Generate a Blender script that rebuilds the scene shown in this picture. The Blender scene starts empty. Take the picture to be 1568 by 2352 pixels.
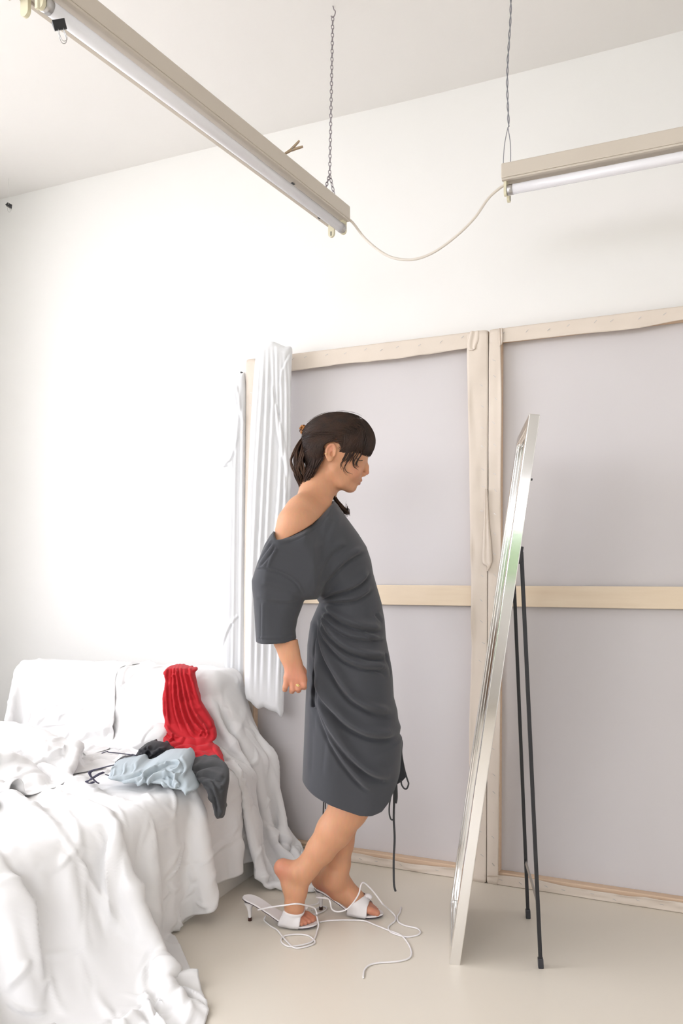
import bpy, bmesh, math, random
import numpy as np
from mathutils import Vector, Matrix

random.seed(7)
rng = np.random.default_rng(7)
scene = bpy.context.scene
col = scene.collection
pi = math.pi

# ---------------------------------------------------------------- camera
F, CX, HY = 1850.0, 784.0, 1320.0          # focal length and principal column / horizon row, in pixels of 1568x2352
TH = math.radians(23.6)                    # the camera is turned this far to the left of the back wall's normal
CH = 1.11                                  # lens height in metres
ST, CT = math.sin(TH), math.cos(TH)
cam_data = bpy.data.cameras.new('camera')
cam_data.sensor_fit = 'VERTICAL'
cam_data.sensor_height = 36.0
cam_data.sensor_width = 24.0
cam_data.lens = F / 2352 * 36.0
cam_data.shift_y = (HY - 1176) / 2352
cam_data.clip_start = 0.05
cam = bpy.data.objects.new('camera', cam_data)
col.objects.link(cam)
cam.location = (0, 0, CH)
cam.rotation_euler = (pi / 2, 0, TH)
scene.camera = cam

# ---------------------------------------------------------------- daylight and exposure
WALL_Y, LEFT_X, RIGHT_X, FRONT_Y, CEIL = 2.95, -3.16, 1.9, -2.2, 2.945
scene.view_settings.view_transform = 'Standard'
scene.view_settings.look = 'None'
scene.view_settings.gamma = 1.0
scene.view_settings.use_curve_mapping = False
scene.view_settings.exposure = 0.0
world = bpy.data.worlds.new('sky')
scene.world = world
world.use_nodes = True
bg = world.node_tree.nodes['Background']
bg.inputs[0].default_value = (0.92, 0.925, 1.0, 1)
bg.inputs[1].default_value = 6.9

def window_portal(name, loc, rot, sx, sy):
    l = bpy.data.lights.new(name, 'AREA')          # guides sky light through a window opening, gives none itself
    l.shape = 'RECTANGLE'; l.size = sx; l.size_y = sy
    l.cycles.is_portal = True
    o = bpy.data.objects.new(name, l); col.objects.link(o)
    o.location = loc; o.rotation_euler = rot
    return o
SIDE_WIN = (-1.3, 2.20, 0.95, 2.90)       # y0, y1, z0, z1 of the opening in the window wall
REAR_WINS = [(-2.8, 0.12, 0.8, 2.88), (0.28, 1.7, 1.0, 1.9)]     # x0, x1, z0, z1 of the two openings behind the photographer
window_portal('side_window_portal', (LEFT_X - 0.04, (SIDE_WIN[0] + SIDE_WIN[1]) / 2, (SIDE_WIN[2] + SIDE_WIN[3]) / 2), (0, -pi / 2, 0), SIDE_WIN[3] - SIDE_WIN[2], SIDE_WIN[1] - SIDE_WIN[0])
for RW in REAR_WINS:
    window_portal('rear_window_portal', ((RW[0] + RW[1]) / 2, FRONT_Y - 0.04, (RW[2] + RW[3]) / 2), (pi / 2, 0, 0), RW[1] - RW[0], RW[3] - RW[2])

# ---------------------------------------------------------------- pixel <-> place helpers
def at(px, py, d):
    u = (px - CX) / F; v = (HY - py) / F
    return Vector((d * (u * CT - ST), d * (u * ST + CT), CH + v * d))
def depth_at_z(py, z=0.0):
    return (CH - z) * F / (py - HY)
def on_z(px, py, z=0.0):
    return at(px, py, depth_at_z(py, z))
def on_y(px, py, Y):
    u = (px - CX) / F
    return at(px, py, Y / (u * ST + CT))

# ---------------------------------------------------------------- scene graph helpers
def link(o, parent=None):
    col.objects.link(o)
    if parent is not None:
        o.parent = parent
    return o
def tag(o, label=None, cat=None, group=None, kind=None):
    if label: o['label'] = label
    if cat: o['category'] = cat
    if group: o['group'] = group
    if kind: o['kind'] = kind
    return o
def empty(name, loc=(0, 0, 0), rot=(0, 0, 0)):
    o = bpy.data.objects.new(name, None)
    o.empty_display_size = 0.1
    col.objects.link(o)
    o.location = loc; o.rotation_euler = rot
    return o
def mesh_obj(name, verts, faces, mat=None, parent=None, smooth=True, sub=0):
    me = bpy.data.meshes.new(name)
    me.from_pydata([tuple(map(float, v)) for v in verts], [], [tuple(map(int, f)) for f in faces])
    me.update()
    if smooth:
        me.polygons.foreach_set('use_smooth', [True] * len(me.polygons))
    if mat: me.materials.append(mat)
    o = bpy.data.objects.new(name, me)
    link(o, parent)
    if sub:
        m = o.modifiers.new('subdivision', 'SUBSURF'); m.levels = sub; m.render_levels = sub
    return o
def bm_obj(name, bm, mat=None, parent=None, smooth=False):
    me = bpy.data.meshes.new(name)
    bm.to_mesh(me); bm.free()
    if smooth:
        me.polygons.foreach_set('use_smooth', [True] * len(me.polygons))
    if mat: me.materials.append(mat)
    return link(bpy.data.objects.new(name, me), parent)
def box_bm(size, loc=(0, 0, 0), bevel=0.0, seg=2, rot=None):
    bm = bmesh.new()
    m = Matrix.Translation(loc) @ (rot.to_4x4() if rot is not None else Matrix.Identity(4)) @ Matrix.Diagonal((*size, 1))
    bmesh.ops.create_cube(bm, size=1, matrix=m)
    if bevel:
        bmesh.ops.bevel(bm, geom=bm.edges[:], offset=bevel, segments=seg, profile=0.5, affect='EDGES')
    return bm
def box(name, size, loc, mat, parent=None, bevel=0.0, rot=None, smooth=False):
    return bm_obj(name, box_bm(size, loc, bevel, rot=rot), mat, parent, smooth)

def catmull(pts, n=8, closed=False):
    P = [np.array(p, float) for p in pts]
    if closed: P = [P[-1]] + P + [P[0], P[1]]
    else: P = [2 * P[0] - P[1]] + P + [2 * P[-1] - P[-2]]
    out = []
    for i in range(1, len(P) - 2):
        for k in range(n):
            t = k / n
            a, b, c, d = P[i - 1], P[i], P[i + 1], P[i + 2]
            out.append(0.5 * ((2 * b) + (c - a) * t + (2 * a - 5 * b + 4 * c - d) * t * t + (-a + 3 * b - 3 * c + d) * t ** 3))
    if not closed: out.append(P[-2])
    return np.array(out)
def tube_data(pts, r, n=8, flat=1.0, flat_dir=None, cap=True):
    """vertices and faces of a tube round a path; r a number or one per point; flat squeezes one axis (ribbons)"""
    pts = np.asarray(pts, float); m = len(pts)
    rr = np.full(m, r) if np.isscalar(r) else np.asarray(r, float)
    T = np.gradient(pts, axis=0); T /= np.linalg.norm(T, axis=1)[:, None] + 1e-12
    ref = np.array(flat_dir if flat_dir is not None else (0.13, 0.31, 0.94), float)
    V = []; prev = None
    for i in range(m):
        a = (ref if (prev is None or flat_dir is not None) else prev)
        a = a - T[i] * a.dot(T[i])
        if np.linalg.norm(a) < 1e-6: a = np.cross(T[i], (0.3, 0.9, 0.1))
        a /= np.linalg.norm(a); prev = a
        b = np.cross(T[i], a)
        for k in range(n):
            w = 2 * pi * k / n
            V.append(pts[i] + rr[i] * (math.cos(w) * a * flat + math.sin(w) * b))
    Fc = []
    for i in range(m - 1):
        for k in range(n):
            k2 = (k + 1) % n
            Fc.append((i * n + k, i * n + k2, (i + 1) * n + k2, (i + 1) * n + k))
    if cap:
        Fc.append(tuple(range(n - 1, -1, -1))); Fc.append(tuple((m - 1) * n + k for k in range(n)))
    return V, Fc
def tube(name, pts, r, mat, parent=None, n=8, **k):
    V, Fc = tube_data(pts, r, n, **k)
    return mesh_obj(name, V, Fc, mat, parent)
class Multi:
    def __init__(s): s.V = []; s.F = []
    def add(s, V, Fc):
        o = len(s.V); s.V += list(V); s.F += [tuple(i + o for i in f) for f in Fc]

# ---------------------------------------------------------------- materials
MATS = {}
def mat(name, colour, rough=0.6, metal=0.0, spec=0.5, noise=None, bump=None, sheen=0.0, sss=0.0, coat=0.0, extra=None):
    """noise=(scale, amount, second colour); bump=(scale, strength, distance)"""
    if name in MATS: return MATS[name]
    m = bpy.data.materials.new(name); MATS[name] = m
    m.use_nodes = True
    nt = m.node_tree; b = nt.nodes['Principled BSDF']
    b.inputs['Base Color'].default_value = (*colour, 1)
    b.inputs['Roughness'].default_value = rough
    b.inputs['Metallic'].default_value = metal
    b.inputs['Specular IOR Level'].default_value = spec
    if sheen:
        b.inputs['Sheen Weight'].default_value = sheen
        b.inputs['Sheen Roughness'].default_value = 0.5
    if sss:
        b.inputs['Subsurface Weight'].default_value = sss
        b.inputs['Subsurface Radius'].default_value = (1.0, 0.35, 0.2)
        b.inputs['Subsurface Scale'].default_value = 0.006
    if coat:
        b.inputs['Coat Weight'].default_value = coat
    tc = nt.nodes.new('ShaderNodeTexCoord')
    if noise:
        n = nt.nodes.new('ShaderNodeTexNoise'); n.inputs['Scale'].default_value = noise[0]; n.inputs['Detail'].default_value = 5
        if len(noise) > 3:
            mp = nt.nodes.new('ShaderNodeMapping'); mp.inputs['Scale'].default_value = noise[3]
            nt.links.new(tc.outputs['Object'], mp.inputs[0]); nt.links.new(mp.outputs[0], n.inputs['Vector'])
        else:
            nt.links.new(tc.outputs['Object'], n.inputs['Vector'])
        r = nt.nodes.new('ShaderNodeValToRGB')
        r.color_ramp.elements[0].position = 0.5 - noise[1]; r.color_ramp.elements[1].position = 0.5 + noise[1]
        r.color_ramp.elements[0].color = (*colour, 1); r.color_ramp.elements[1].color = (*noise[2], 1)
        nt.links.new(n.outputs['Fac'], r.inputs[0]); nt.links.new(r.outputs[0], b.inputs['Base Color'])
    if bump:
        n = nt.nodes.new('ShaderNodeTexNoise'); n.inputs['Scale'].default_value = bump[0]; n.inputs['Detail'].default_value = 4
        nt.links.new(tc.outputs['Object'], n.inputs['Vector'])
        bp = nt.nodes.new('ShaderNodeBump'); bp.inputs['Strength'].default_value = bump[1]; bp.inputs['Distance'].default_value = bump[2]
        nt.links.new(n.outputs['Fac'], bp.inputs['Height']); nt.links.new(bp.outputs[0], b.inputs['Normal'])
    return m
M_WALL = mat('white_plaster', (0.885, 0.875, 0.85), 0.75, noise=(2.2, 0.3, (0.865, 0.855, 0.825)), bump=(14, 0.12, 0.01))
M_CEIL = mat('ceiling_plaster', (0.86, 0.84, 0.81), 0.8, noise=(1.6, 0.3, (0.885, 0.865, 0.835)), bump=(9, 0.25, 0.012))
M_FLOOR = mat('cream_floor_paint', (0.76, 0.70, 0.60), 0.32, spec=0.45, noise=(1.4, 0.3, (0.73, 0.67, 0.57)), bump=(5, 0.04, 0.01))
M_SHEET = mat('white_cotton', (0.82, 0.812, 0.80), 0.85, sheen=0.2, bump=(900, 0.1, 0.0006))
M_VOILE = mat('white_jersey', (0.86, 0.87, 0.88), 0.75, sheen=0.2)
M_RAW = mat('raw_canvas', (0.77, 0.68, 0.585), 0.85, noise=(9, 0.3, (0.72, 0.63, 0.535)), bump=(500, 0.15, 0.0008))
M_PRIMED = mat('primed_canvas_back', (0.68, 0.65, 0.645), 0.8, noise=(2.0, 0.4, (0.66, 0.625, 0.62)), bump=(700, 0.1, 0.0005))
M_PINE = mat('pine_wood', (0.74, 0.56, 0.40), 0.6, noise=(6, 0.3, (0.66, 0.47, 0.32), (1.0, 8, 14)))
M_BIRCH = mat('birch_wood', (0.87, 0.73, 0.55), 0.55, noise=(4, 0.25, (0.80, 0.65, 0.47), (1.2, 10, 12)))
M_STAPLE = mat('steel_staple', (0.5, 0.49, 0.48), 0.35, metal=1)
M_CHROME = mat('polished_silver', (0.80, 0.79, 0.77), 0.10, metal=1)
M_MIRROR = mat('mirror_glass', (0.93, 0.95, 0.94), 0.01, metal=1)
M_BLACK = mat('black_enamel', (0.012, 0.012, 0.014), 0.4)
M_FIX = mat('cream_enamel', (0.64, 0.575, 0.49), 0.42, noise=(5, 0.4, (0.60, 0.535, 0.45)))
M_TUBE = mat('fluorescent_glass', (0.82, 0.81, 0.83), 0.12)
M_HOLDER = mat('aged_plastic', (0.76, 0.71, 0.52), 0.5)
M_CORD = mat('beige_cable', (0.74, 0.68, 0.60), 0.5)
M_CHAIN = mat('zinc_chain', (0.30, 0.27, 0.29), 0.45, metal=0.6)
M_WIRE = mat('grey_wire', (0.28, 0.28, 0.31), 0.45, metal=0.5)
M_DARK = mat('dark_metal', (0.03, 0.03, 0.035), 0.4)
M_PEG = mat('peg_wood', (0.42, 0.31, 0.2), 0.6)
M_GREY = mat('charcoal_jersey', (0.046, 0.048, 0.055), 0.82, sheen=0.15, bump=(1400, 0.12, 0.0005))
M_GREY2 = mat('slate_cotton', (0.045, 0.046, 0.048), 0.85, sheen=0.12, bump=(1400, 0.12, 0.0005))
M_BLK = mat('black_cotton', (0.016, 0.016, 0.020), 0.7, sheen=0.04)
M_RED = mat('red_jersey', (0.52, 0.006, 0.014), 0.8, sheen=0.08, bump=(1400, 0.1, 0.0005))
M_BLUE = mat('pale_blue_jersey', (0.44, 0.50, 0.53), 0.8, sheen=0.1, bump=(1400, 0.1, 0.0005))
M_NAVY = mat('navy_tape', (0.045, 0.042, 0.075), 0.7)
M_SHOE = mat('white_leather', (0.83, 0.80, 0.79), 0.4)
M_SOLE = mat('dark_outsole', (0.05, 0.035, 0.05), 0.5)
M_TIP = mat('brown_heel_tip', (0.09, 0.035, 0.025), 0.5)
M_GOLD = mat('gold', (0.83, 0.62, 0.30), 0.25, metal=1)
M_TORT = mat('tortoiseshell', (0.42, 0.15, 0.02), 0.15, noise=(130, 0.06, (0.05, 0.012, 0.004)), coat=0.5)
M_LASH = mat('lash', (0.012, 0.008, 0.007), 0.6)
M_SOFA = mat('sofa_fabric', (0.80, 0.78, 0.72), 0.9)
M_LEAF = mat('garden_leaf', (0.055, 0.10, 0.03), 0.7, noise=(6, 0.2, (0.10, 0.16, 0.06)))
# ---------------------------------------------------------------- implicit modelling: smooth unions of shapes, meshed by surface nets
def smin(a, b, k):
    h = np.clip(0.5 + 0.5 * (b - a) / k, 0, 1)
    return b + (a - b) * h - k * h * (1 - h)
def capsule(a, b, ra, rb):
    a = np.array(a, float); b = np.array(b, float); ab = b - a; L2 = max(ab.dot(ab), 1e-12)
    def f(P):
        t = np.clip((P - a) @ ab / L2, 0, 1)
        return np.linalg.norm(P - a - t[:, None] * ab, axis=1) - (ra + (rb - ra) * t)
    return f
def ellipsoid(c, r, rot=None):
    c = np.array(c, float); r = np.array(r, float)
    R = np.eye(3) if rot is None else np.array(rot, float)
    def f(P):
        q = (P - c) @ R
        k0 = np.linalg.norm(q / r, axis=1); k1 = np.linalg.norm(q / (r * r), axis=1) + 1e-9
        return k0 * (k0 - 1) / k1
    return f
def ring_shape(c, R, r, axis, squash=(1, 1)):
    c = np.array(c, float); ax = np.array(axis, float); ax /= np.linalg.norm(ax)
    def f(P):
        q = P - c; h = q @ ax; rad = np.linalg.norm(q - h[:, None] * ax, axis=1)
        return np.hypot(rad - R, h) - r
    return f
def rot_xz(deg):
    """columns: local axes after turning clockwise (as seen by the camera) by deg in the x-z plane"""
    a = math.radians(deg); c, s = math.cos(a), math.sin(a)
    return np.array([[c, 0, s], [0, 1, 0], [-s, 0, c]])
class Poly2D:
    """signed distance (negative inside) to a closed outline, tabulated"""
    def __init__(s, pts, h=0.003, pad=0.09):
        pts = np.asarray(pts, float); s.h = h
        s.lo = pts.min(0) - pad; hi = pts.max(0) + pad
        n = np.ceil((hi - s.lo) / h).astype(int) + 1; s.n = n
        X, Z = np.meshgrid(s.lo[0] + h * np.arange(n[0]), s.lo[1] + h * np.arange(n[1]), indexing='ij')
        best = np.full(X.shape, 1e9); inside = np.zeros(X.shape, bool)
        for i in range(len(pts)):
            a, b = pts[i], pts[(i + 1) % len(pts)]; e = b - a
            t = np.clip(((X - a[0]) * e[0] + (Z - a[1]) * e[1]) / max(e.dot(e), 1e-12), 0, 1)
            best = np.minimum(best, (X - a[0] - t * e[0]) ** 2 + (Z - a[1] - t * e[1]) ** 2)
            c = (a[1] > Z) != (b[1] > Z)
            inside ^= c & (X < (b[0] - a[0]) * (Z - a[1]) / (b[1] - a[1] + 1e-15) + a[0])
        d = np.sqrt(best); s.g = np.where(inside, -d, d).astype(np.float32)
    def __call__(s, x, z):
        fx = np.clip((x - s.lo[0]) / s.h, 0, s.n[0] - 1.001); fz = np.clip((z - s.lo[1]) / s.h, 0, s.n[1] - 1.001)
        i = fx.astype(int); j = fz.astype(int); fx = fx - i; fz = fz - j; g = s.g
        return (g[i, j] * (1 - fx) * (1 - fz) + g[i + 1, j] * fx * (1 - fz) + g[i, j + 1] * (1 - fx) * fz + g[i + 1, j + 1] * fx * fz)
def inflate(poly, yc, W, R):
    """a body with the given side outline: centre depth yc(x,z), half depth W(x,z), edge rounding R"""
    def f(P):
        x, y, z = P[:, 0], P[:, 1], P[:, 2]
        d = -poly(x, z)
        c = yc(x, z) if callable(yc) else yc
        w = W(x, z) if callable(W) else W
        q = np.maximum(R - d, 0) / R
        return (np.sqrt(q * q + ((y - c) / w) ** 2) - 1) * min(R, float(np.min(w)))
    return f
def prism(poly, y0, y1):
    def f(P):
        return np.maximum(poly(P[:, 0], P[:, 2]), np.maximum(y0 - P[:, 1], P[:, 1] - y1))
    return f
def combine(vals):
    acc = None
    for v, op, k in vals:
        if acc is None: acc = v
        elif op == 'add': acc = smin(acc, v, k)
        elif op == 'cut': acc = -smin(-acc, v, k)
        elif op == 'and': acc = np.maximum(acc, v)
    return acc
def mesh_prims(prims, lo, hi, h, B=10, margin=1.25):
    """surface nets over a sparse block grid. prims: list of (function, op, k)"""
    lo = np.array(lo, float); hi = np.array(hi, float)
    nb = np.ceil((hi - lo) / (h * B)).astype(int); n = nb * B
    ctr = np.stack(np.meshgrid(*[lo[i] + h * B * (np.arange(nb[i]) + 0.5) - h * 0.5 for i in range(3)], indexing='ij'), -1).reshape(-1, 3)
    D = np.stack([p[0](ctr) for p in prims])
    acc = combine([(D[i], prims[i][1], prims[i][2]) for i in range(len(prims))])
    diag = 0.5 * B * h * math.sqrt(3) * margin + h
    vals = np.repeat(np.repeat(np.repeat(acc.reshape(nb).astype(np.float32), B, 0), B, 1), B, 2)
    off = np.stack(np.meshgrid(*[np.arange(B)] * 3, indexing='ij'), -1).reshape(-1, 3)
    adds = np.array([p[1] == 'add' for p in prims])
    for bi in np.nonzero(np.abs(acc) < diag)[0]:
        b = np.array(np.unravel_index(bi, nb)) * B
        P = lo + h * (b + off)
        dm = D[:, bi]; m = dm[adds].min()
        use = []
        for i, p in enumerate(prims):
            if p[1] == 'add':
                if dm[i] < m + 2 * diag + p[2]: use.append(p)
            elif p[1] == 'cut':
                if dm[i] < 2 * diag + p[2]: use.append(p)
            elif dm[i] > -2 * diag: use.append(p)
        if use and use[0][1] != 'add':
            continue
        v = combine([(p[0](P), p[1], p[2]) for p in use])
        vals[b[0]:b[0] + B, b[1]:b[1] + B, b[2]:b[2] + B] = v.reshape(B, B, B)
    return surface_nets(vals, lo, h)
def surface_nets(v, lo, h):
    s = v < 0
    c = np.zeros(tuple(x - 1 for x in v.shape), np.uint8)
    for dx in (0, 1):
        for dy in (0, 1):
            for dz in (0, 1):
                c += s[dx:dx + c.shape[0], dy:dy + c.shape[1], dz:dz + c.shape[2]]
    act = np.argwhere((c > 0) & (c < 8))
    idx = np.full(c.shape, -1, np.int32); idx[act[:, 0], act[:, 1], act[:, 2]] = np.arange(len(act))
    co = np.array([(a, b, d) for a in (0, 1) for b in (0, 1) for d in (0, 1)])
    cv = np.stack([v[act[:, 0] + a, act[:, 1] + b, act[:, 2] + d] for a, b, d in co], 1).astype(float)
    S = np.zeros((len(act), 3)); N = np.zeros(len(act))
    for i in range(8):
        for j in range(i + 1, 8):
            if np.abs(co[i] - co[j]).sum() == 1:
                m = (cv[:, i] < 0) != (cv[:, j] < 0)
                t = cv[:, i] / (cv[:, i] - cv[:, j] + 1e-20)
                p = co[i] + np.clip(t, 0, 1)[:, None] * (co[j] - co[i])
                S[m] += p[m]; N[m] += 1
    V = lo + h * (act + S / N[:, None])
    faces = []
    for ax in range(3):
        a, b = (ax + 1) % 3, (ax + 2) % 3
        sl0 = [slice(None)] * 3; sl1 = [slice(None)] * 3
        sl0[ax] = slice(0, -1); sl1[ax] = slice(1, None)
        for k in (a, b):
            sl0[k] = slice(1, -1); sl1[k] = slice(1, -1)
        s0 = s[tuple(sl0)]; s1 = s[tuple(sl1)]
        e = np.argwhere(s0 != s1)
        if not len(e): continue
        inside0 = s0[e[:, 0], e[:, 1], e[:, 2]]
        base = e.copy(); base[:, a] += 1; base[:, b] += 1
        q = []
        for da, db in ((-1, -1), (0, -1), (0, 0), (-1, 0)):
            w = base.copy(); w[:, a] += da; w[:, b] += db
            q.append(idx[w[:, 0], w[:, 1], w[:, 2]])
        q = np.stack(q, 1)
        q = np.where(inside0[:, None], q, q[:, ::-1])
        faces.append(q[(q >= 0).all(1)])
    return V, np.concatenate(faces)
def vert_normals(V, Fq):
    n = np.cross(V[Fq[:, 2]] - V[Fq[:, 0]], V[Fq[:, 3]] - V[Fq[:, 1]])
    N = np.zeros_like(V)
    for k in range(4): np.add.at(N, Fq[:, k], n)
    return N / (np.linalg.norm(N, axis=1)[:, None] + 1e-12)
def relax(V, Fq, it=1, lam=0.5):
    for _ in range(it):
        A = np.zeros_like(V); C = np.zeros(len(V))
        for k in range(4):
            np.add.at(A, Fq[:, k], V[Fq[:, (k + 1) % 4]]); np.add.at(C, Fq[:, k], 1)
        V = V + lam * (A / C[:, None] - V)
    return V
def fast_mesh(name, V, Fq, material, parent=None):
    me = bpy.data.meshes.new(name)
    nv, nf = len(V), len(Fq)
    me.vertices.add(nv); me.vertices.foreach_set('co', np.ascontiguousarray(V, np.float32).ravel())
    me.loops.add(nf * 4); me.loops.foreach_set('vertex_index', np.ascontiguousarray(Fq, np.int32).ravel())
    me.polygons.add(nf); me.polygons.foreach_set('loop_start', np.arange(0, nf * 4, 4, dtype=np.int32))
    me.polygons.foreach_set('use_smooth', np.ones(nf, bool))
    me.update(calc_edges=True); me.validate()
    if material: me.materials.append(material)
    return link(bpy.data.objects.new(name, me), parent)
def fold_field(x, z, folds, sharp=False):
    """relief of creases: each fold = (points (x,z), height, width[, side]); a sharp valley with a rounded ridge on its upper side"""
    out = np.zeros_like(x)
    for fd in folds:
        pts, A, w = fd[0], fd[1], fd[2]; side = fd[3] if len(fd) > 3 else 1
        pts = catmull(pts, 5) if len(pts) > 2 else np.asarray(pts, float)
        seg = np.linalg.norm(np.diff(pts, axis=0), axis=1); tot = seg.sum()
        lo = pts.min(0) - 4 * w; hi = pts.max(0) + 4 * w
        m = np.nonzero((x > lo[0]) & (x < hi[0]) & (z > lo[1]) & (z < hi[1]))[0]
        if not len(m): continue
        xx, zz = x[m], z[m]
        best = np.full(len(m), 1e9); sg = np.zeros(len(m)); tt = np.zeros(len(m)); acc = 0
        for i in range(len(pts) - 1):
            a = pts[i]; e = pts[i + 1] - a; L2 = max(e.dot(e), 1e-12)
            t = np.clip(((xx - a[0]) * e[0] + (zz - a[1]) * e[1]) / L2, 0, 1)
            dx = xx - a[0] - t * e[0]; dz = zz - a[1] - t * e[1]; d = np.hypot(dx, dz)
            u = d < best; best = np.where(u, d, best)
            sg = np.where(u, np.sign(e[0] * dz - e[1] * dx), sg); tt = np.where(u, (acc + t * seg[i]) / tot, tt); acc += seg[i]
        s = best * sg * side
        taper = np.clip(np.minimum(tt / 0.12, (1 - tt) / 0.18), 0, 1); taper = taper * taper * (3 - 2 * taper)
        if sharp:
            out[m] += A * taper * (np.exp(-((s - 0.62 * w) / (0.6 * w)) ** 2) - 0.9 * np.exp(-np.abs(s + 0.08 * w) / (0.26 * w)))
            continue
        out[m] += A * taper * (np.exp(-((s - 0.75 * w) / (0.75 * w)) ** 2) - 0.85 * np.exp(-((s + 0.12 * w) / (0.38 * w)) ** 2))
    return out

# ---------------------------------------------------------------- draped cloth: position based dynamics against simple solids
def sd_box(P, lo, hi, r):
    lo = np.array(lo) + r; hi = np.array(hi) - r
    q = np.abs(P - (lo + hi) / 2) - (hi - lo) / 2
    return np.linalg.norm(np.maximum(q, 0), axis=1) + np.minimum(q.max(1), 0) - r
def solid_box(lo, hi, r): return lambda P: sd_box(P, lo, hi, r)
def solid_mound(c, r):
    c = np.array(c); r = np.array(r)
    return lambda P: (np.linalg.norm((P - c) / r, axis=1) - 1) * r.min()
def solid_slab(poly, ztop, r):
    """upright prism over a convex plan outline (counter-clockwise) with a rounded upper rim; ztop(y) gives its height"""
    poly = np.array(poly, float); e = np.roll(poly, -1, 0) - poly
    nn = np.stack([e[:, 1], -e[:, 0]], 1); nn /= np.linalg.norm(nn, axis=1)[:, None]; c = (nn * poly).sum(1)
    def f(P):
        s_ = P[:, :2] @ nn.T - c
        k = 40.0; mx = s_.max(1); side = mx + np.log(np.exp((s_ - mx[:, None]) * k).sum(1)) / k      # soft maximum rounds the plan corners
        a = np.stack([side + r, P[:, 2] - ztop(P[:, 1]) + r], 1)
        return np.linalg.norm(np.maximum(a, 0), axis=1) + np.minimum(a.max(1), 0) - r
    return f
def drape(P, rest, solids, off, steps=120, iters=16, damp=0.96, bend=0.12, fric=0.5, pins=None, g=4.0):
    """P (n,m,3) start positions, rest=(du,dv) spacing (numbers or arrays), solids = distance functions; returns settled positions"""
    P = np.ascontiguousarray(P, np.float32).copy(); n, m, _ = P.shape; prev = P.copy(); dt = 1 / 60
    du, dv = rest; du = np.full(m, du) if np.isscalar(du) else np.asarray(du); dv = float(dv); I3 = np.eye(3, dtype=np.float32)
    def sdf(Q):
        d = Q[:, 2].copy()
        for f in solids: d = np.minimum(d, f(Q))
        return d
    batches = []
    def add(sa, sb, L_, k, only_short=False): batches.append((sa, sb, (np.asarray(L_, np.float32).reshape(1, -1, 1) if np.ndim(L_) else np.float32(L_)), np.float32(0.5 * k), only_short))
    A = slice(None)
    for ph in (0, 1):
        na = len(range(ph + 1, n, 2)); add((slice(ph, ph + 2 * na - 1, 2), A), (slice(ph + 1, n, 2), A), du, 1.0)
        ma = len(range(ph + 1, m, 2)); add((A, slice(ph, ph + 2 * ma - 1, 2)), (A, slice(ph + 1, m, 2)), dv, 1.0)
    dd = np.hypot((du[1:] + du[:-1]) / 2, dv)
    for ph in (0, 1):
        na = len(range(ph + 1, n, 2)); ra = slice(ph, ph + 2 * na - 1, 2); rb = slice(ph + 1, n, 2)
        add((ra, slice(0, m - 1)), (rb, slice(1, m)), dd, 0.35); add((ra, slice(1, m)), (rb, slice(0, m - 1)), dd, 0.35)
    for ph in range(4):
        na = len(range(ph + 2, n, 4)); add((slice(ph, ph + 4 * na - 3, 4), A), (slice(ph + 2, n, 4), A), 2 * du, bend, True)
        ma = len(range(ph + 2, m, 4)); add((A, slice(ph, ph + 4 * ma - 3, 4)), (A, slice(ph + 2, m, 4)), 2 * dv, bend, True)
    for st in range(steps):
        vel = (P - prev) * np.float32(damp)
        sp = np.sqrt((vel * vel).sum(-1, keepdims=True)); vel *= np.minimum(1, 0.02 / (sp + 1e-9))
        prev = P.copy(); P = P + vel; P[..., 2] -= g * dt * dt
        for it in range(iters):
            for sa, sb, L_, k, short in batches:
                a_ = P[sa]; b_ = P[sb]; e = b_ - a_
                l = np.sqrt((e * e).sum(-1, keepdims=True)) + 1e-9
                w = k * (1 - L_ / l)
                if short: w = np.minimum(w, 0)
                e *= w; a_ += e; b_ -= e
            if it % 8 == 7 or it == iters - 1:
                Q = P.reshape(-1, 3); d = sdf(Q); hit = np.nonzero(d < off)[0]
                if len(hit):
                    H = Q[hit]; e = 0.002
                    G = np.stack([sdf(H + I3[i] * e) - sdf(H - I3[i] * e) for i in range(3)], 1)
                    G /= np.linalg.norm(G, axis=1)[:, None] + 1e-9
                    H = H + G * (off - d[hit])[:, None]
                    pv = prev.reshape(-1, 3)[hit]; mv = H - pv; t = mv - G * (mv * G).sum(1)[:, None]
                    Q[hit] = H - t * fric
    return P
def smooth_noise(n, m, cells, amp, r=rng):
    g = r.normal(size=(cells[0] + 3, cells[1] + 3))
    u = np.linspace(0, cells[0], n); v = np.linspace(0, cells[1], m)
    i = u.astype(int); j = v.astype(int); fu = (u - i); fv = (v - j)
    fu = (fu * fu * (3 - 2 * fu))[:, None]; fv = (fv * fv * (3 - 2 * fv))[None]
    a = g[np.ix_(i, j)]; b = g[np.ix_(i + 1, j)]; c = g[np.ix_(i, j + 1)]; d = g[np.ix_(i + 1, j + 1)]
    return amp * ((a * (1 - fu) + b * fu) * (1 - fv) + (c * (1 - fu) + d * fu) * fv)
def grid_faces(n, m):
    i, j = np.meshgrid(np.arange(n - 1), np.arange(m - 1), indexing='ij'); a = (i * m + j).ravel()
    return np.stack([a, a + m, a + m + 1, a + 1], 1)
def cloth_obj(name, P, material, thick=0.0025, parent=None, sub=1):
    n, m, _ = P.shape
    o = fast_mesh(name, P.reshape(-1, 3), grid_faces(n, m), material, parent)
    if sub:
        md = o.modifiers.new('subdivision', 'SUBSURF'); md.levels = 1; md.render_levels = 1
    md = o.modifiers.new('thickness', 'SOLIDIFY'); md.thickness = thick; md.offset = 0
    return o

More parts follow.
